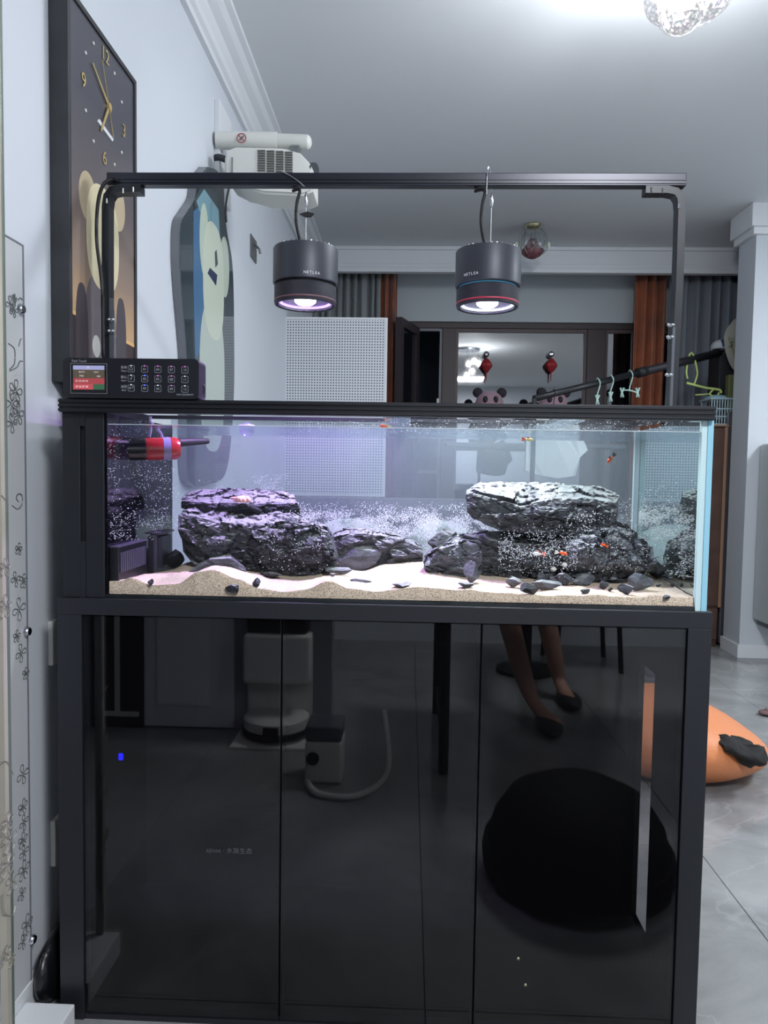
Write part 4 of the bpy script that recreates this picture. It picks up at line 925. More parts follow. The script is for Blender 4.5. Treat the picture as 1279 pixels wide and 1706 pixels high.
vine(gp, x_, [(14, 572), (24, 582), (24, 605), (16, 615)]); vine(gp, x_, [(16, 618), (28, 612), (33, 602), (38, 602)]); vine(gp, x_, [(20, 842), (30, 848), (37, 838), (36, 825), (30, 823), (27, 830), (31, 836)]); vine(gp, x_, [(30, 500), (34, 496), (37, 500)]); vine(gp, x_, [(31, 577), (34, 566), (36, 565)])
XD = -.655
yd = PX(9, 500, XD).y; gd = thing('sliding_door', 'frosted beige glass sliding door with faint flower print at left edge', 'door', (XD-.01, .8, 0))
# the door leans nearer at the foot in the picture: its edge follows the room's vertical
zt3 = PX(9, 640, XD).z
obj('frosted_glass', box(XD-.012, XD, 1.135, yd-.008, .03, 2.3), mat('frosted_beige', (196, 190, 176), .3, rgb2=(178, 172, 158), noise_scale=4), gd)
obj('edge_profile', box(XD-.014, XD+.001, yd-.008, yd, .03, 2.3, bev=.001), mat('door_edge_green', (128, 138, 128), .25, metal=.3), gd)
M_ink2 = mat('door_ink', (150, 146, 136), .4); x2 = XD+.0006
for k, (px, py, r) in enumerate(((8, 945, .016), (8, 1010, .02), (12, 1370, .018), (16, 1400, .022), (12, 1440, .022), (20, 1470, .02), (10, 1590, .014), (20, 1600, .012))):
    c = PX(px, py, x2); flower(gd, x2, c.y, c.z, r, 5, M_ink2, 50+k)
vine(gd, x2, [(2, 825), (8, 832), (14, 840)], M_ink2); vine(gd, x2, [(0, 1268), (12, 1270), (22, 1290)], M_ink2); vine(gd, x2, [(6, 1485), (8, 1520), (20, 1525), (26, 1510)], M_ink2)
tag(obj('door_track', box(WX+.015, -.62, 1.14, 1.30, 0, .05, bev=.003), M_trim), 'white floor track under the sliding glass door', 'track')
# black bag on the floor at the left of the cabinet
bm = BM(); c0 = Vector((-.698, 1.43, .07))
ell(bm, c0, (.029, .12, .075), 24, 16)
for v in bm.verts: v.co += noise.noise_vector(v.co*18)*.006; v.co.z = max(v.co.z, .001); v.co.x = max(v.co.x, WX+.016)
bg = obj('bag', bm, mat('bag_black', (18, 18, 22), .3, bump=.5, bump_scale=20), smooth='all'); tag(bg, 'crumpled black bag squeezed between the left wall and the cabinet', 'bag')

# ================================================================== FAR ROOM
def curtain(label, px0, px1, col, seed, foldw=.06, amp=.032, spread=0, top=450, Yc=5.33):
    x0 = P(px0, 500, Yc).x; x1 = P(px1, 500, Yc).x; zt_ = P(px0, top, Yc).z; n = int((x1-x0)/foldw*10); bm = BM(); rows = []
    R = random.Random(seed); ph = [R.uniform(-.6, .6) for _ in range(n+1)]
    for j in range(15):
        v = j/14; z = zt_*(1-v)+.03*v; row = []
        for i in range(n+1):
            u = i/n; s = (x1-x0)*u/foldw*2*pi
            x = x0+(x1-x0)*u+spread*v*u*0+.006*sin(s*.5+v*3)+(spread*(1-u)*(1-v) if spread else 0)
            y = Yc+amp*(sin(s+.8*sin(s*.31+seed)+.7*v)*(1-.25*v))+.008*sin(s*2.3+seed)
            row.append(bm.verts.new((x, y, z)))
        rows.append(row)
    for A, B in zip(rows, rows[1:]):
        for i in range(n): bm.faces.new((A[i], A[i+1], B[i+1], B[i]))
    o = obj('curtain', bm, col, smooth='all'); sm = o.modifiers.new('thick', 'SOLIDIFY'); sm.thickness = .003
    return tag(o, label, 'curtain')
M_cg = mat('curtain_grey', (138, 144, 146), .7, sheen=.3); M_co = mat('curtain_orange', (178, 96, 58), .55, sheen=.3, rgb2=(120, 72, 52), noise_scale=3); M_cg2 = mat('curtain_slate', (128, 134, 144), .6, sheen=.3)
curtain('grey pleated curtain left of the window, behind the left lamp', 500, 634, M_cg, 1)
curtain('narrow orange curtain edge beside the pegboard', 634, 660, M_co, 2, .05)
curtain('orange pleated curtain at the right side of the window', 1057, 1112, M_co, 3, .075)
curtain('dark grey pleated curtain at right, behind the fans and hangers', 1112, 1300, M_cg2, 4, .075)
# pegboard
YP = 4.2
a = P(473, 528, YP); b = P(641, 828, YP)
def peg():
    m = mat('peg_white', (222, 225, 230), .4); nt = m.node_tree; bb = nt.nodes['Principled BSDF']
    tc = N(nt, 'TexCoord'); mp = N(nt, 'Mapping'); s = 1/.0158; mp.inputs['Scale'].default_value = (s, s, s)
    nt.links.new(tc.outputs['Object'], mp.inputs[0])
    sx = N(nt, 'SeparateXYZ'); nt.links.new(mp.outputs[0], sx.inputs[0])
    def cell(o_):
        f = N(nt, 'Math', operation='FRACT'); nt.links.new(o_, f.inputs[0]); g = N(nt, 'Math', operation='SUBTRACT'); nt.links.new(f.outputs[0], g.inputs[0]); g.inputs[1].default_value = .5
        h = N(nt, 'Math', operation='MULTIPLY'); nt.links.new(g.outputs[0], h.inputs[0]); nt.links.new(g.outputs[0], h.inputs[1]); return h.outputs[0]
    ad = N(nt, 'Math', operation='ADD'); nt.links.new(cell(sx.outputs['X']), ad.inputs[0]); nt.links.new(cell(sx.outputs['Z']), ad.inputs[1])
    lt = N(nt, 'Math', operation='LESS_THAN'); nt.links.new(ad.outputs[0], lt.inputs[0]); lt.inputs[1].default_value = .075
    mx = N(nt, 'MixRGB'); nt.links.new(lt.outputs[0], mx.inputs[0]); mx.inputs[1].default_value = (*lin((222, 225, 230)), 1); mx.inputs[2].default_value = (*lin((92, 98, 110)), 1)
    nt.links.new(mx.outputs[0], bb.inputs['Base Color']); return m
pg = thing('pegboard', 'white perforated metal pegboard standing upright behind the tank', 'pegboard', ((a.x+b.x)/2, YP, .0))
bp_ = bm = box(a.x+.012, b.x-.012, YP, YP+.002, b.z+.012, a.z-.012)
obj('perforated_sheet', bm, peg(), pg)
bm = box(a.x, a.x+.012, YP-.002, YP+.02, b.z, a.z, bev=.001); bx(bm, b.x-.012, b.x, YP-.002, YP+.02, b.z, a.z, bev=.001); bx(bm, a.x+.012, b.x-.012, YP-.002, YP+.02, a.z-.012, a.z, bev=.001); bx(bm, a.x+.012, b.x-.012, YP-.002, YP+.02, b.z, b.z+.012, bev=.001)
obj('frame', bm, M_trim, pg)
for x in (a.x+.05, b.x-.07): obj('leg', box(x, x+.02, YP+.02, YP+.04, 0, a.z-.1, bev=.002), mat('peg_leg', (90, 92, 98), .5), pg)
# sofa with pale cushions
M_sofa = mat('sofa_grey', (96, 94, 108), .8, sheen=.3)
sf = thing('sofa', 'grey fabric sofa with high back behind the tank', 'sofa', (.25, 3.9, 0))
obj('seat', box(-.62, 1.15, 3.45, 3.95, .12, .44, bev=.04, seg=3), M_sofa, sf, True); obj('backrest', box(-.62, 1.15, 3.95, 4.15, .12, .93, bev=.05, seg=3), M_sofa, sf, True)
for x in (-.66, 1.15): obj('armrest', box(x, x+.12, 3.45, 4.12, .10, .60, bev=.04, seg=3), M_sofa, sf, True)
for x in (-.55, 1.1):
    for y in (3.5, 4.05): obj('leg', cyl(BM(), (x, y, 0), (x, y, .13), .02, seg=12), M_blackm, sf)
M_cush = mat('cushion_pale', (206, 216, 208), .8, sheen=.3)
for k, (x, w_, nm) in enumerate(((-.32, .24, 'round pale green cushion at the left end of the sofa'), (.17, .21, 'pale cushion in the middle of the grey sofa'), (.60, .22, 'pale cushion at the right of the grey sofa'))):
    bm = ell(BM(), Vector((x, 3.79, .64)), (w_, .09, .19), 28, 18, Euler((-.25, 0, 0)))
    tag(obj('cushion', bm, M_cush, smooth='all'), nm, 'cushion')
# shirt hanging behind the tank
YS = 4.10
ol = [(880, 724), (965, 722), (978, 752), (965, 760), (957, 793), (930, 797), (900, 792), (874, 784), (876, 740)]
top = [(884, 700), (900, 690), (915, 700), (935, 700), (950, 690), (962, 702)]
bm = BM(); pts = [P(x, y, YS) for x, y in top+[(968, 722), (980, 750), (966, 762), (957, 793), (930, 797), (900, 792), (874, 784), (877, 730)]]
g = BM(); prism(g, pts, (0, .03, 0)); bmesh.ops.subdivide_edges(g, edges=g.edges[:], cuts=4, use_grid_fill=True)
for v in g.verts: v.co.y += .012*sin(v.co.x*45+v.co.z*6)
merge(bm, g); sh = obj('shirt', bm, mat('shirt_white', (216, 222, 216), .8, bump=.3, bump_scale=12)); tag(sh, 'white t-shirt hung to dry behind the right of the tank', 'shirt')
# airer pole and hangers
YA = 4.05
pa = P(890, 664, YA); pb = P(1197, 588, 4.84)
t = thing('drying_pole', 'black telescopic drying pole slanting up to the right near the window', 'pole', pa)
mid = pa.lerp(pb, .55)
obj('inner_tube', tube(BM(), [pa, mid], .019, 10), mat('pole_black', (26, 28, 32), .4), t, 'all'); obj('outer_tube', tube(BM(), [mid-(pb-pa)*.02, pb], .026, 10), mat('pole_black2', (30, 30, 36), .5), t, 'all')
obj('collar', tube(BM(), [mid-(pb-pa)*.03, mid+(pb-pa)*.01], .031, 10), M_blackm, t, 'all')
obj('foot', box(pa.x-.012, pa.x+.012, YA-.012, YA+.012, .925, pa.z, bev=.003), M_blackm, t)
YH = 4.68
def H(px, py): return P(px, py, YH)
def polept(px):
    lo, hi = 0.0, 1.0
    for _ in range(30):
        m_ = (lo+hi)/2; q = pa.lerp(pb, m_)-EYE; x_ = CX+F*q.dot(rt)/q.dot(fwd)
        if x_ < px: lo = m_
        else: hi = m_
    return pa.lerp(pb, lo)

q_ = polept(1151); YH = q_.y-.03
hk = [H(*q) for q in ((1145, 631), (1143, 618))]+[Vector((q_.x-.012, q_.y, q_.z+.030)), Vector((q_.x+.012, q_.y, q_.z+.030))]+[H(*q) for q in ((1161, 619), (1159, 632), (1155, 642))]
t = thing('hanger', 'yellow green plastic clothes hanger near the right curtain', 'hanger', H(1160, 660)); M_yg = mat('yellow_green', (186, 204, 120), .4)
obj('hook', tube(BM(), smoothpts(hk), .006, 8), M_yg, t, 'all')
obj('arm', tube(BM(), smoothpts([H(1143, 638), H(1155, 641), H(1175, 646), H(1190, 648), H(1199, 650), H(1201, 655)]), .008, 8), M_yg, t, 'all')
obj('notch', tube(BM(), smoothpts([H(1188, 649), H(1182, 656), H(1188, 660), H(1195, 659), H(1197, 654)]), .006, 8), M_yg, t, 'all')
obj('lower_bar', tube(BM(), [H(1184, 656), H(1172, 657), H(1158, 658)], .005, 8), M_yg, t, 'all')
M_mint = mat('mint_peg', (176, 206, 198), .4)
for k, (px, py, lab) in enumerate(((1048, 652, 'pale mint peg hanger dangling in front of the right casement'), (994, 664, 'small white hook clip hanging from the drying pole'), (1016, 659, 'slim white clip left of the mint peg hanger'))):
    q_ = polept(px); YH = q_.y-.028; t = thing('clip_hanger', lab, 'hanger', H(px, py)); yq = Vector((0, q_.y-YH, 0))
    top_ = Vector((q_.x, q_.y, q_.z+.028))
    obj('hook', tube(BM(), smoothpts([H(px, py), H(px+1, py-8), Vector((q_.x+.012, YH, q_.z-.012)), Vector((q_.x+.006, YH, q_.z+.012)), top_, Vector((q_.x, q_.y+.028, q_.z))]), .004, 6), M_mint, t, 'all')
    for s in ((-1, 1) if k == 0 else (1,)):
        q = 13*s if k == 0 else 0
        obj('clip', tube(BM(), [H(px+q-2, py-6), H(px+q+1, py+3), H(px+q+3, py+10)], .006, 6), M_mint, t, 'all'); obj('clip', tube(BM(), [H(px+q+4, py-6), H(px+q, py+3), H(px+q-1, py+10)], .006, 6), M_mint, t, 'all')
    if k == 0: obj('bar', tube(BM(), [H(px-12, py-2), H(px, py-2), H(px+13, py+2)], .005, 6), M_mint, t, 'all')
q_ = polept(922); YH = q_.y-.03
t = thing('hanger', 'thin dark wire hanger carrying the white shirt', 'hanger', q_)
obj('hook', tube(BM(), smoothpts([P(922, 694, YS+.015), P(922, 672, (YS+YH)/2), Vector((q_.x+.004, q_.y-.024, q_.z)), Vector((q_.x, q_.y, q_.z+.024)), Vector((q_.x, q_.y+.024, q_.z-.004))]), .0028, 6), M_blackm, t, 'all')
# window ornaments
M_lr = mat('lantern_red', (170, 48, 52), .5)
for k, px in enumerate((810, 918)):
    Yg = wy-.05; c = P(px, 609, Yg); s = P(px, 590, Yg)
    t = thing('hanging_lantern', ('left red diamond lantern ornament hanging on the window', 'right red diamond lantern ornament hanging on the window')[k], 'ornament', c)
    obj('suction_cup', lathe(BM(), [(.001, .012), (.012, .01), (.022, 0), (.001, 0)], s, 16, Matrix.Rotation(pi/2, 4, 'X')), M_chrome, t)
    obj('lantern', lathe(BM(), [(.006, .055), (.02, .045), (.045, .012), (.046, -.006), (.022, -.04), (.008, -.052), (.001, -.054)], c, 8), M_lr, t)
    obj('cord', tube(BM(), [s, c+Vector((0, 0, .05))], .003, 6), M_blackm, t); obj('tassel', tube(BM(), [c-Vector((0, 0, .05)), c-Vector((0, 0, .12))], [.006, .003], 6), M_lr, t)
for k, (px, lab) in enumerate(((815, 'pink plush toy with dark ears left, in front of the window'), (921, 'pink plush toy with dark ears under the slanting pole'))):
    Yg = 5.2; c = P(px, 672, Yg); r = .10
    t = thing('plush_toy', lab, 'plush toy', c-Vector((0, 0, .3)))
    obj('head', ell(BM(), c, (r, .08, r*.9)), mat('plush_pink', (168, 136, 150), .9, sheen=.4), t, 'all')
    for s in (-1, 1): obj('ear', ell(BM(), c+Vector((s*.085, 0, .075)), (.036, .03, .036)), mat('plush_dark', (52, 46, 54), .9), t, 'all')
    for s in (-1, 1): obj('eye_patch', ell(BM(), c+Vector((s*.036, -.07, .02)), (.018, .012, .024)), M_blackm, t, 'all')
    obj('body', ell(BM(), c-Vector((0, 0, .17)), (.09, .08, .12)), mat('plush_body', (120, 100, 112), .9), t, 'all')
sill = P(800, 790, 5.2).z-.02
tag(obj('shelf', box(.25, 1.5, 5.08, 5.36, P(815, 672, 5.2).z-.31, P(815, 672, 5.2).z-.285, bev=.003), mat('shelf_white', (96, 100, 106), .5)), 'long grey shelf under the window holding the plush toys', 'shelf')
# ceiling lantern lamp
YC = 4.66; c = P(887, 407, YC); 
t = thing('ceiling_lamp', 'small glass cage ceiling lamp with red bowl', 'lamp', c)
obj('canopy', lathe(BM(), [(.001, CEIL), (.045, CEIL), (.05, CEIL-.008), (.045, CEIL-.02), (.03, CEIL-.03), (.001, CEIL-.03)], (c.x, c.y, 0), 24), mat('lamp_brass', (190, 186, 150), .3, metal=.8), t, True)
obj('glass_shade', lathe(BM(), [(.050, .085), (.078, .06), (.086, .0), (.080, -.04), (.055, -.06)], c, 24), glass('lamp_glass', (.9, .93, .92), .12), t, 'all')
for k in range(8):
    a_ = 2*pi*k/8; obj('cage_wire', tube(BM(), smoothpts([c+Vector((cos(a_)*r_, sin(a_)*r_, z_)) for r_, z_ in ((.052, .088), (.081, .062), (.089, .0), (.083, -.042), (.03, -.082))]), .0025, 5), mat('wire_grey', (150, 156, 150), .3, metal=.8) if k == 0 else bpy.data.materials['wire_grey'], t)
obj('red_bowl', lathe(BM(), [(.001, .03), (.022, .03), (.04, .0), (.062, -.03), (.074, -.045), (.05, -.072), (.02, -.088), (.001, -.09)], c, 24), mat('bowl_red', (120, 74, 80), .4), t, 'all')
for s in (-1, 1): obj('side_crystal', ell(BM(), c+Vector((s*.10, 0, -.005)), (.012, .012, .022), 8, 6), mat('crystal_side', (225, 228, 210), .1), t)

# crystal chandelier (its light is the room's main light)
def crystal(nt):
    geo = N(nt, 'TexCoord'); v = N(nt, 'TexVoronoi'); v.inputs['Scale'].default_value = 90
    nt.links.new(geo.outputs['Object'], v.inputs['Vector'])
    r = N(nt, 'ValToRGB'); e = r.color_ramp.elements; e[0].position = .15; e[0].color = (1, 1, 1, 1); e[1].position = .55; e[1].color = (.30, .30, .33, 1)
    nt.links.new(v.outputs['Distance'], r.inputs['Fac'])
    em_ = N(nt, 'Emission'); em_.inputs['Strength'].default_value = 1.15
    hs = N(nt, 'MixRGB'); hs.blend_type = 'MULTIPLY'; hs.inputs[0].default_value = .25; nt.links.new(r.outputs[0], hs.inputs[1]); nt.links.new(v.outputs['Color'], hs.inputs[2])
    nt.links.new(hs.outputs[0], em_.inputs[0])
    g_ = N(nt, 'BsdfGlossy', Roughness=.08)
    return mixsh(nt, .5, N(nt, 'BsdfTransparent').outputs[0], mixsh(nt, .2, em_.outputs[0], g_.outputs[0]))
M_cry = shader_mat('crystal_glow', crystal)
ct = P(1136, 12, 2.0)
t = thing('chandelier', 'cluster of glowing crystal ball lights hanging from the ceiling', 'chandelier', (ct.x, ct.y, CEIL))
obj('canopy', lathe(BM(), [(.001, CEIL), (.16, CEIL), (.165, CEIL-.01), (.15, CEIL-.03), (.001, CEIL-.03)], (ct.x, ct.y, 0), 32), M_chrome, t, True)
gl = [(0, 0, 0), (.062, .03, .045), (.01, .16, .12), (.13, .14, .13), (.07, .24, .14)]
for k, (dx, dy, dz) in enumerate(gl):
    c = Vector((ct.x+dx, ct.y+dy, ct.z+dz+.005)); bm = BM(); g = bmesh.new(); bmesh.ops.create_icosphere(g, subdivisions=3, radius=.061); 
    for v in g.verts: v.co.z *= 1.18
    merge(bm, g, Matrix.Translation(c)); q = obj('crystal_ball', bm, M_cry, t)
    sub('rod', tube(BM(), [c+Vector((0, 0, .07)), (c.x, c.y, CEIL-.03)], .003, 6), M_chrome, q)
    light('chandelier_bulb', 'POINT', c, P_CHAND, (.91, .95, 1), .03)

# right edge: wooden cabinet, basket, board, fans, cap, appliance, slipper, bean bag
YW = 4.6
xa = P(1172, 800, YW).x; xb = P(1222, 800, YW).x; zt_ = P(1200, 711, YW).z
t = thing('wooden_cupboard', 'tall brown wooden cupboard seen right of the tank', 'cupboard', ((xa+xb)/2, YW, 0))
M_wd = mat('brown_wood', (98, 72, 60), .35, rgb2=(78, 56, 48), noise_scale=7); M_wl = mat('light_wood_trim', (160, 124, 98), .4)
zs = P(1200, 1012, YW).z
x_e = P(1199, 900, YW).x
obj('body', box(xa-.12, x_e, YW, YW+.42, .0, zt_, bev=.002), M_wd, t); obj('edge_trim', box(x_e, x_e+.02, YW-.008, YW+.42, zs, zt_, bev=.003), M_wl, t)
obj('door', box(xa-.11, x_e-.004, YW-.016, YW, zs+.01, zt_-.01, bev=.003), M_wd, t); obj('drawer', box(xa-.11, x_e-.004, YW-.016, YW, .05, zs-.004, bev=.003), M_wd, t)
obj('top_board', box(xa-.13, x_e+.02, YW-.02, YW+.42, zt_, zt_+.012, bev=.003), M_wl, t)
a = P(1225, 700, YW+.25); tag(obj('mirror_strip', box(x_e+.026, x_e+.06, YW+.02, YW+.06, .02, P(1225, 686, YW).z, bev=.002), mat('strip_grey', (120, 120, 128), .2, metal=.4)), 'narrow grey metal strip standing beside the wooden cupboard', 'strip')
# laundry basket
Yk = YW+.12; zt2_ = zt_+.0122
bx0 = P(1176, 690, Yk).x; bx1 = P(1211, 690, Yk).x; bz1 = P(1200, 668, Yk).z
t = thing('basket', 'pale blue slatted plastic basket on top of the cupboard', 'basket', ((bx0+bx1)/2, Yk, zt2_)); M_bsk = mat('basket_blue', (176, 200, 208), .45)
bw = (bx1-bx0)
for yk in (Yk-.08, Yk+.08):
    for k in range(9): obj('slat', box(bx0+bw*k/8-.003, bx0+bw*k/8+.003, yk-.003, yk+.003, zt2_+.004, bz1), M_bsk, t)
    for k in range(3): obj('band', box(bx0, bx1, yk-.004, yk+.004, zt2_+(bz1-zt2_)*(.02+.3*k), zt2_+(bz1-zt2_)*(.02+.3*k)+.008), M_bsk, t)
obj('rim', box(bx0-.012, bx1+.012, Yk-.09, Yk+.09, bz1, bz1+.012, bev=.005), M_bsk, t); obj('cloth', ell(BM(), Vector(((bx0+bx1)/2-.01, Yk, bz1+.016)), (bw*.52, .08, .022)), mat('cloth_blue', (150, 184, 196), .8), t, 'all')
# olive board
Yo = YW+.05; tag(obj('board', box(P(1213, 650, Yo).x, P(1230, 650, Yo).x, Yo, Yo+.05, zt2_, P(1220, 624, Yo).z, bev=.004), mat('olive', (96, 104, 66), .6)), 'olive green board standing at the right end of the cupboard top', 'board')
# fans
for k, (px, py, rot, lab) in enumerate(((1226, 570, .10, 'front beige round hand fan with black lettering by the column'), (1232, 562, -.1, 'second beige hand fan behind the lettered one'))):
    Yf = YW+.16+k*.04; c = P(px, py, Yf)
    t = thing('hand_fan', lab, 'fan', c-Vector((0, 0, .2)))
    lf = BM(); prism(lf, [c+Vector((cos(u)*.078+(.022 if sin(u) < 0 else 0)*-sin(u), 0, .02+sin(u)*(.11 if sin(u) > 0 else .21)*(1 if sin(u) > 0 else 1))) for u in [j*2*pi/36 for j in range(36)]], (0, .004, 0))
    M_ff = mat('fan_face%d' % k, (172, 172, 162), .6); obj('face', lf, M_ff, t)
    for j in range(7):
        u = -.55+j*.18; obj('rib', tube(BM(), [c+Vector((0.02, -.003, -.17)), c+Vector((sin(u)*.10, -.003, .03))], .0026, 4), mat('fan_rib', (128, 130, 100), .5) if j+k == 0 else bpy.data.materials['fan_rib'], t)
    obj('handle', tube(BM(), [c+Vector((.02, 0, -.19)), c+Vector((.01, 0, -.09))], .009, 8), bpy.data.materials['fan_rib'], t)
    if k == 0: text('S', (c.x-.045, c.y-.004, c.z-.015), .055, M_blackm, t, rot=(pi/2, .3, 0))
Yq = YW+.3; c = P(1200, 579, Yq)
t = thing('cap', 'white and blue cap resting beside the hand fans', 'cap', c-Vector((0, 0, .04)))
bm = ell(BM(), c, (.062, .07, .052)); bmesh.ops.bisect_plane(bm, geom=bm.verts[:]+bm.edges[:]+bm.faces[:], plane_co=c-Vector((0, 0, .02)), plane_no=(0, 0, -1), clear_outer=True)
obj('crown', bm, mat('cap_white', (198, 202, 208), .7), t, 'all'); obj('front_patch', ell(BM(), c+Vector((-.002, -.012, .004)), (.034, .062, .046)), mat('cap_navy', (52, 72, 110), .7), t, 'all'); obj('brim', ell(BM(), c+Vector((-.015, -.06, -.018)), (.062, .06, .008)), mat('cap_white2', (198, 202, 208), .7), t, 'all')
# dark box carrying the cap and fans, on the cupboard
tag(obj('storage_box', box(P(1190, 640, YW+.3).x, P(1224, 640, YW+.3).x, YW+.235, YW+.41, zt2_, P(1200, 590, YW+.3).z, bev=.004), mat('storage_black', (34, 36, 40), .6)), 'black storage box behind the basket supporting the cap', 'box')
# appliance at right edge
Ya = 4.0; a = P(1267, 740, 4.31); zb_ = P(1270, 1050, Ya).z; zt_a = P(1262, 735, Ya).z
t = thing('wall_heater', 'white rounded wall unit at the right edge beside the column', 'appliance', (a.x+.2, Ya+.15, zb_))
obj('body', box(a.x, a.x+.5, Ya, Ya+.325, zb_, zt_a, bev=.02, seg=4), mat('unit_white', (196, 202, 202), .4), t, True); obj('underside', box(a.x+.02, a.x+.48, Ya+.02, Ya+.31, zb_-.03, zb_, bev=.01), mat('unit_grey', (96, 100, 100), .5), t)
# bean bag
bc = Vector((.97, 2.68, 0))
bm = ell(BM(), bc+Vector((0, 0, .13)), (.36, .30, .155), 48, 32)
for v in bm.verts:
    q = v.co-bc; v.co.z = max(.002, v.co.z*(1-.42*max(0, q.x)/.36)); v.co += noise.noise_vector(v.co*5)*.012*(1 if v.co.z > .01 else 0)
    v.co.z = max(.002, v.co.z)
t = thing('bean_bag', 'flattened orange leather bean bag on the marble floor', 'bean bag', bc)
M_or = mat('orange_leather', (212, 132, 84), .5, bump=.2, bump_scale=40); obj('bag', bm, M_or, t, 'all')
seam = [PZ(1230, 1296, .03), PZ(1240, 1280, .07), PZ(1254, 1262, .09)]
obj('seam', tube(BM(), smoothpts(seam), .003, 6), mat('seam', (176, 98, 62), .6), t)
c = PZ(1232, 1242, .17)
bm = ell(BM(), c-Vector((-.004, 0, .012)), (.085, .075, .030), 40, 24, Euler((0, .28, -.3)))
for v in bm.verts: v.co += Vector(noise.noise_vector(v.co*22))*.022+Vector(noise.noise_vector(v.co*60))*.006
cl = obj('cloth', bm, mat('black_cloth', (30, 30, 30), .85, bump=.4, bump_scale=60), smooth='all')
tag(cl, 'crumpled black cloth lying on the orange bean bag', 'cloth')
c = PZ(1276, 1192, 0); t = thing('slipper', 'brown slipper with white strap at the right edge of the floor', 'slipper', c)
obj('sole', ell(BM(), c+Vector((.04, 0, .014)), (.075, .04, .014)), mat('slipper_brown', (112, 86, 84), .7), t, 'all'); obj('strap', ell(BM(), c+Vector((.035, 0, .03)), (.035, .036, .022)), mat('slipper_strap', (176, 168, 166), .7), t, 'all')

# ================================================================== BEHIND THE CAMERA (mirrored in the cabinet doors)
def MR(px, py, Z=0):          # point on height Z whose mirror image in the doors is seen at (px,py)
    p = PZ(px, py, Z); return Vector((p.x, 2*CF-p.y, Z))
wY = MR(300, 1213).y
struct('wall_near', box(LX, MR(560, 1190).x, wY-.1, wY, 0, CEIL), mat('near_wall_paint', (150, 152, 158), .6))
a = MR(150, 1213).x; b = MR(228, 1213).x
t = struct('door_1', box(a, b+.03, wY, wY+.02, .0, 2.1, bev=.003), mat('dark_door', (34, 34, 38), .3)); 
obj('door_rail', box(a+.10, a+.12, wY+.021, wY+.026, .07, 2.0), M_offw, t); obj('door_rail', box(a+.02, a+.2, wY+.021, wY+.026, .05, .07), M_offw, t)
obj('door_leaf', box(MR(232, 1213).x, MR(392, 1213).x, wY, wY+.015, .01, 2.1, bev=.003), M_wall, t)
obj('door_panel', box(MR(262, 1213).x, MR(350, 1213).x, wY+.015, wY+.022, .10, 1.9, bev=.004), M_trim, t)
c = MR(452, 1245); 
t = thing('robot_vacuum_dock', 'white robot vacuum dock on the floor, mirrored in the cabinet doors', 'robot vacuum', c); w_ = abs(MR(516, 1245).x-MR(398, 1245).x)/2
c.y -= .1
obj('tray', box(c.x-w_*1.15, c.x+w_*1.1, c.y-.05, c.y+.14, 0, .012, bev=.004), M_white, t); obj('tower', box(c.x-w_, c.x+w_, c.y-.2, c.y-.06, .012, .42, bev=.02, seg=3), M_white, t, True); obj('hood', box(c.x-w_, c.x+w_, c.y-.06, c.y+.02, .22, .42, bev=.02, seg=3), M_white, t, True)
obj('tank', box(c.x-w_*.9, c.x+w_*.9, c.y-.19, c.y+.0, .42, .52, bev=.02, seg=3), mat('dock_smoke', (40, 40, 46), .2), t, True)
rb_ = obj('robot', lathe(BM(), [(.001, .10), (w_*.85, .10), (w_*.95, .09), (w_*.95, .03), (w_*.9, .02), (.001, .02)], c+Vector((0, .0, .0)), 40), M_offw, t, True); sub('bumper', lathe(BM(), [(w_*.96, .055), (w_*.99, .05), (w_*.99, .03), (w_*.96, .025)], c, 40), M_blackm, rb_)
sub('sensor', box(c.x-.03, c.x+.03, c.y+w_*.92, c.y+w_*.97, .055, .085, bev=.003), M_blackm, rb_)
c = MR(537, 1308); t = thing('humidifier', 'small white box appliance with round dial, mirrored in the cabinet doors', 'appliance', c); h = .2
hw = abs(MR(568, 1308).x-MR(506, 1308).x)/2
obj('body', box(c.x-hw, c.x+hw, c.y-.14, c.y, .002, .145, bev=.012, seg=3), M_white, t, True); obj('tank', box(c.x-hw, c.x+hw, c.y-.14, c.y, .146, .20, bev=.012, seg=3), mat('tank_smoke', (90, 92, 98), .15), t, True)
obj('dial', cyl(BM(), (c.x-hw*.55, c.y, .09), (c.x-hw*.55, c.y+.008, .09), .022, seg=24), M_blackm, t)
tag(obj('hose', tube(BM(), smoothpts([(c.x-hw+.01, c.y+.02, .02), (c.x, c.y+.1, .012), (c.x+.13, c.y+.1, .012), (c.x+.22, c.y-.1, .012), (c.x+.2, c.y-.2, .2)]), .011, 8), M_offw, smooth='all'), 'white flexible hose from the small white appliance', 'hose')
# table and chairs behind
c = MR(738, 1290)
tb = thing('dining_table', 'dark dining table whose legs are mirrored in the doors', 'table', (c.x+.6, c.y-.5, 0))
for x in (c.x, c.x+1.15):
    for y in (c.y, c.y-.65): obj('leg', tube(BM(), [(x, y, 0), (x, y, .72)], .018, 8), M_blackm, tb)
obj('top', box(c.x-.06, c.x+1.21, c.y-.71, c.y+.06, .72, .75, bev=.006), mat('table_top', (60, 52, 50), .4), tb); obj('stretcher', tube(BM(), [(c.x, c.y, .12), (c.x, c.y-.65, .12)], .012, 6), M_blackm, tb)
c = MR(930, 1120); ch = thing('chair', 'dark chair with round legs mirrored in the right door', 'chair', (c.x, c.y-.2, 0))
for x in (c.x-.02, c.x+.34):
    for y in (c.y, c.y-.36): obj('leg', tube(BM(), [(x+(.03 if x < c.x+.1 else -.03), y, .44), (x, y, 0)], .014, 8), M_blackm, ch)
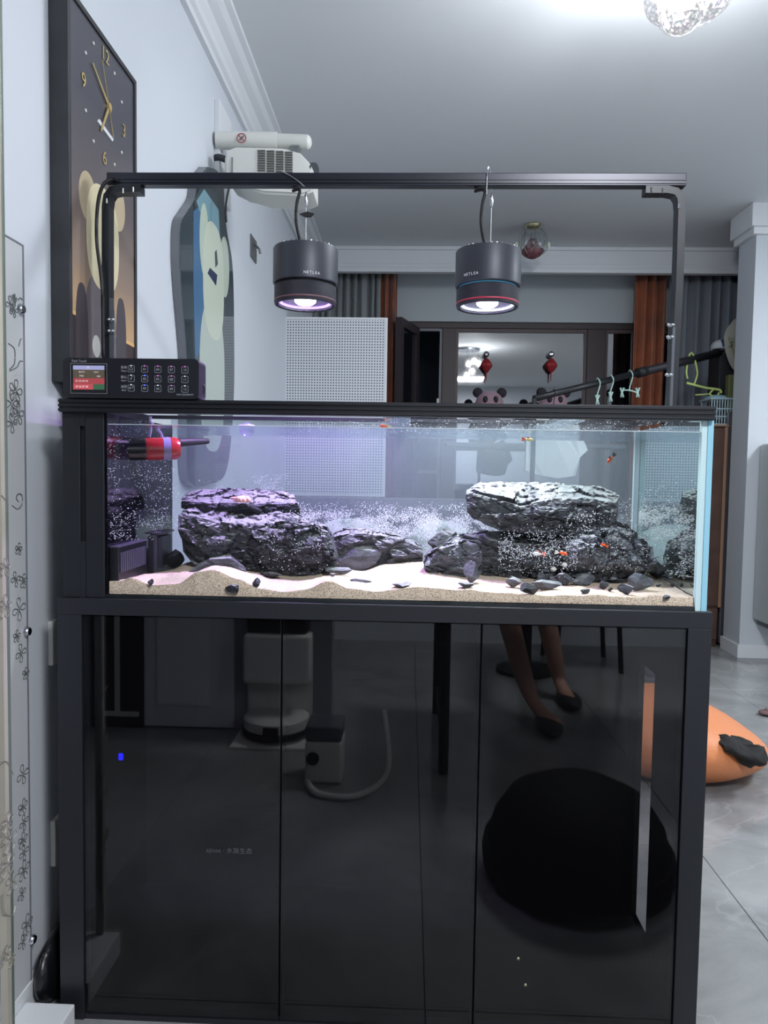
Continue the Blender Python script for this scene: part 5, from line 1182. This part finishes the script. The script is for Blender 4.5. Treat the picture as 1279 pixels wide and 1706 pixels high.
obj('seat', box(c.x-.03, c.x+.37, c.y-.4, c.y+.03, .44, .47, bev=.012), M_blackm, ch); obj('backrest', box(c.x-.03, c.x+.37, c.y-.42, c.y-.39, .6, .9, bev=.01), M_blackm, ch)
# person sitting: bare shin and dark slippers mirrored
sk_m = mat('skin', (196, 150, 128), .55)
pc_ = MR(940, 1170)
def skin_limb(name, pts, radii, m, par):
    me = bpy.data.meshes.new(name); me.from_pydata([tuple(p) for p in pts], [(i, i+1) for i in range(len(pts)-1)], []); o = bpy.data.objects.new(name, me); C.objects.link(o)
    o.modifiers.new('skin', 'SKIN'); s = o.modifiers.new('sub', 'SUBSURF'); s.levels = 2; s.render_levels = 2; me.materials.append(m)
    for v, r in zip(me.skin_vertices[0].data, radii): v.radius = (r, r)
    me.skin_vertices[0].data[0].use_root = True
    o.parent = par; o.matrix_parent_inverse = Matrix.Translation(-Vector(par.location)); return o
pr = thing('person', 'person sitting with one bare shin and dark slippers, mirrored in doors', 'person', pc_)
f = pc_; kn = f+Vector((-.10, -.10, .47)); hip = f+Vector((-.02, -.50, .52))
me_pts = [hip, kn, f+Vector((-.04, -.05, .20)), f+Vector((-.02, -.03, .09)), f+Vector((.0, .04, .045)), f+Vector((.02, .12, .03))]
skin_limb('leg', me_pts, [.075, .056, .045, .030, .033, .026], sk_m, pr)
f2 = f+Vector((-.16, .35, 0)); skin_limb('leg', [hip+Vector((-.2, 0, 0)), kn+Vector((-.20, .15, 0)), f2+Vector((-.08, -.1, .2)), f2+Vector((-.04, -.06, .09)), f2+Vector((0, .02, .05)), f2+Vector((.05, .09, .035))], [.075, .056, .045, .030, .033, .026], sk_m, pr)
for q in (f, f2): obj('slipper', ell(BM(), q+Vector((.01, .05, .03)), (.055, .135, .03)), mat('slipper_black', (16, 16, 18), .5), pr, 'all')
skin_limb('shorts', [hip+Vector((.0, .02, 0)), hip.lerp(kn, .7)], [.10, .085], mat('shorts_black', (24, 24, 28), .8), pr)
skin_limb('torso', [hip+Vector((-.1, -.05, .02)), hip+Vector((-.1, -.05, .28)), hip+Vector((-.1, -.03, .5))], [.14, .15, .12], mat('shirt_dark', (40, 42, 48), .8), pr)
tag(obj('stool', lathe(BM(), [(.001, .44), (.18, .44), (.19, .42), (.17, .38), (.03, .37), (.03, .03), (.16, .02), (.16, .0), (.001, 0)], (hip.x-.08, hip.y-.02, 0), 28), M_blackm), 'round black stool under the seated person', 'stool')
# black pouf mirrored in the right door
c = MR(992, 1562)
t = thing('pouf', 'large round black pouf on the floor, mirrored in the right door', 'pouf', (c.x, c.y-.26, 0)); c = Vector((c.x+.01, c.y-.24, 0))
M_pf = mat('pouf_black', (4, 4, 5), .7, spec=.15)
obj('base', lathe(BM(), [(.001, .0), (.19, .0), (.245, .03), (.25, .07), (.245, .10), (.20, .11), (.001, .11)], c, 40), M_pf, t, True)
obj('dome', lathe(BM(), [(.235, .10), (.22, .16), (.18, .22), (.10, .26), (.001, .27)], c, 40), M_pf, t, True)
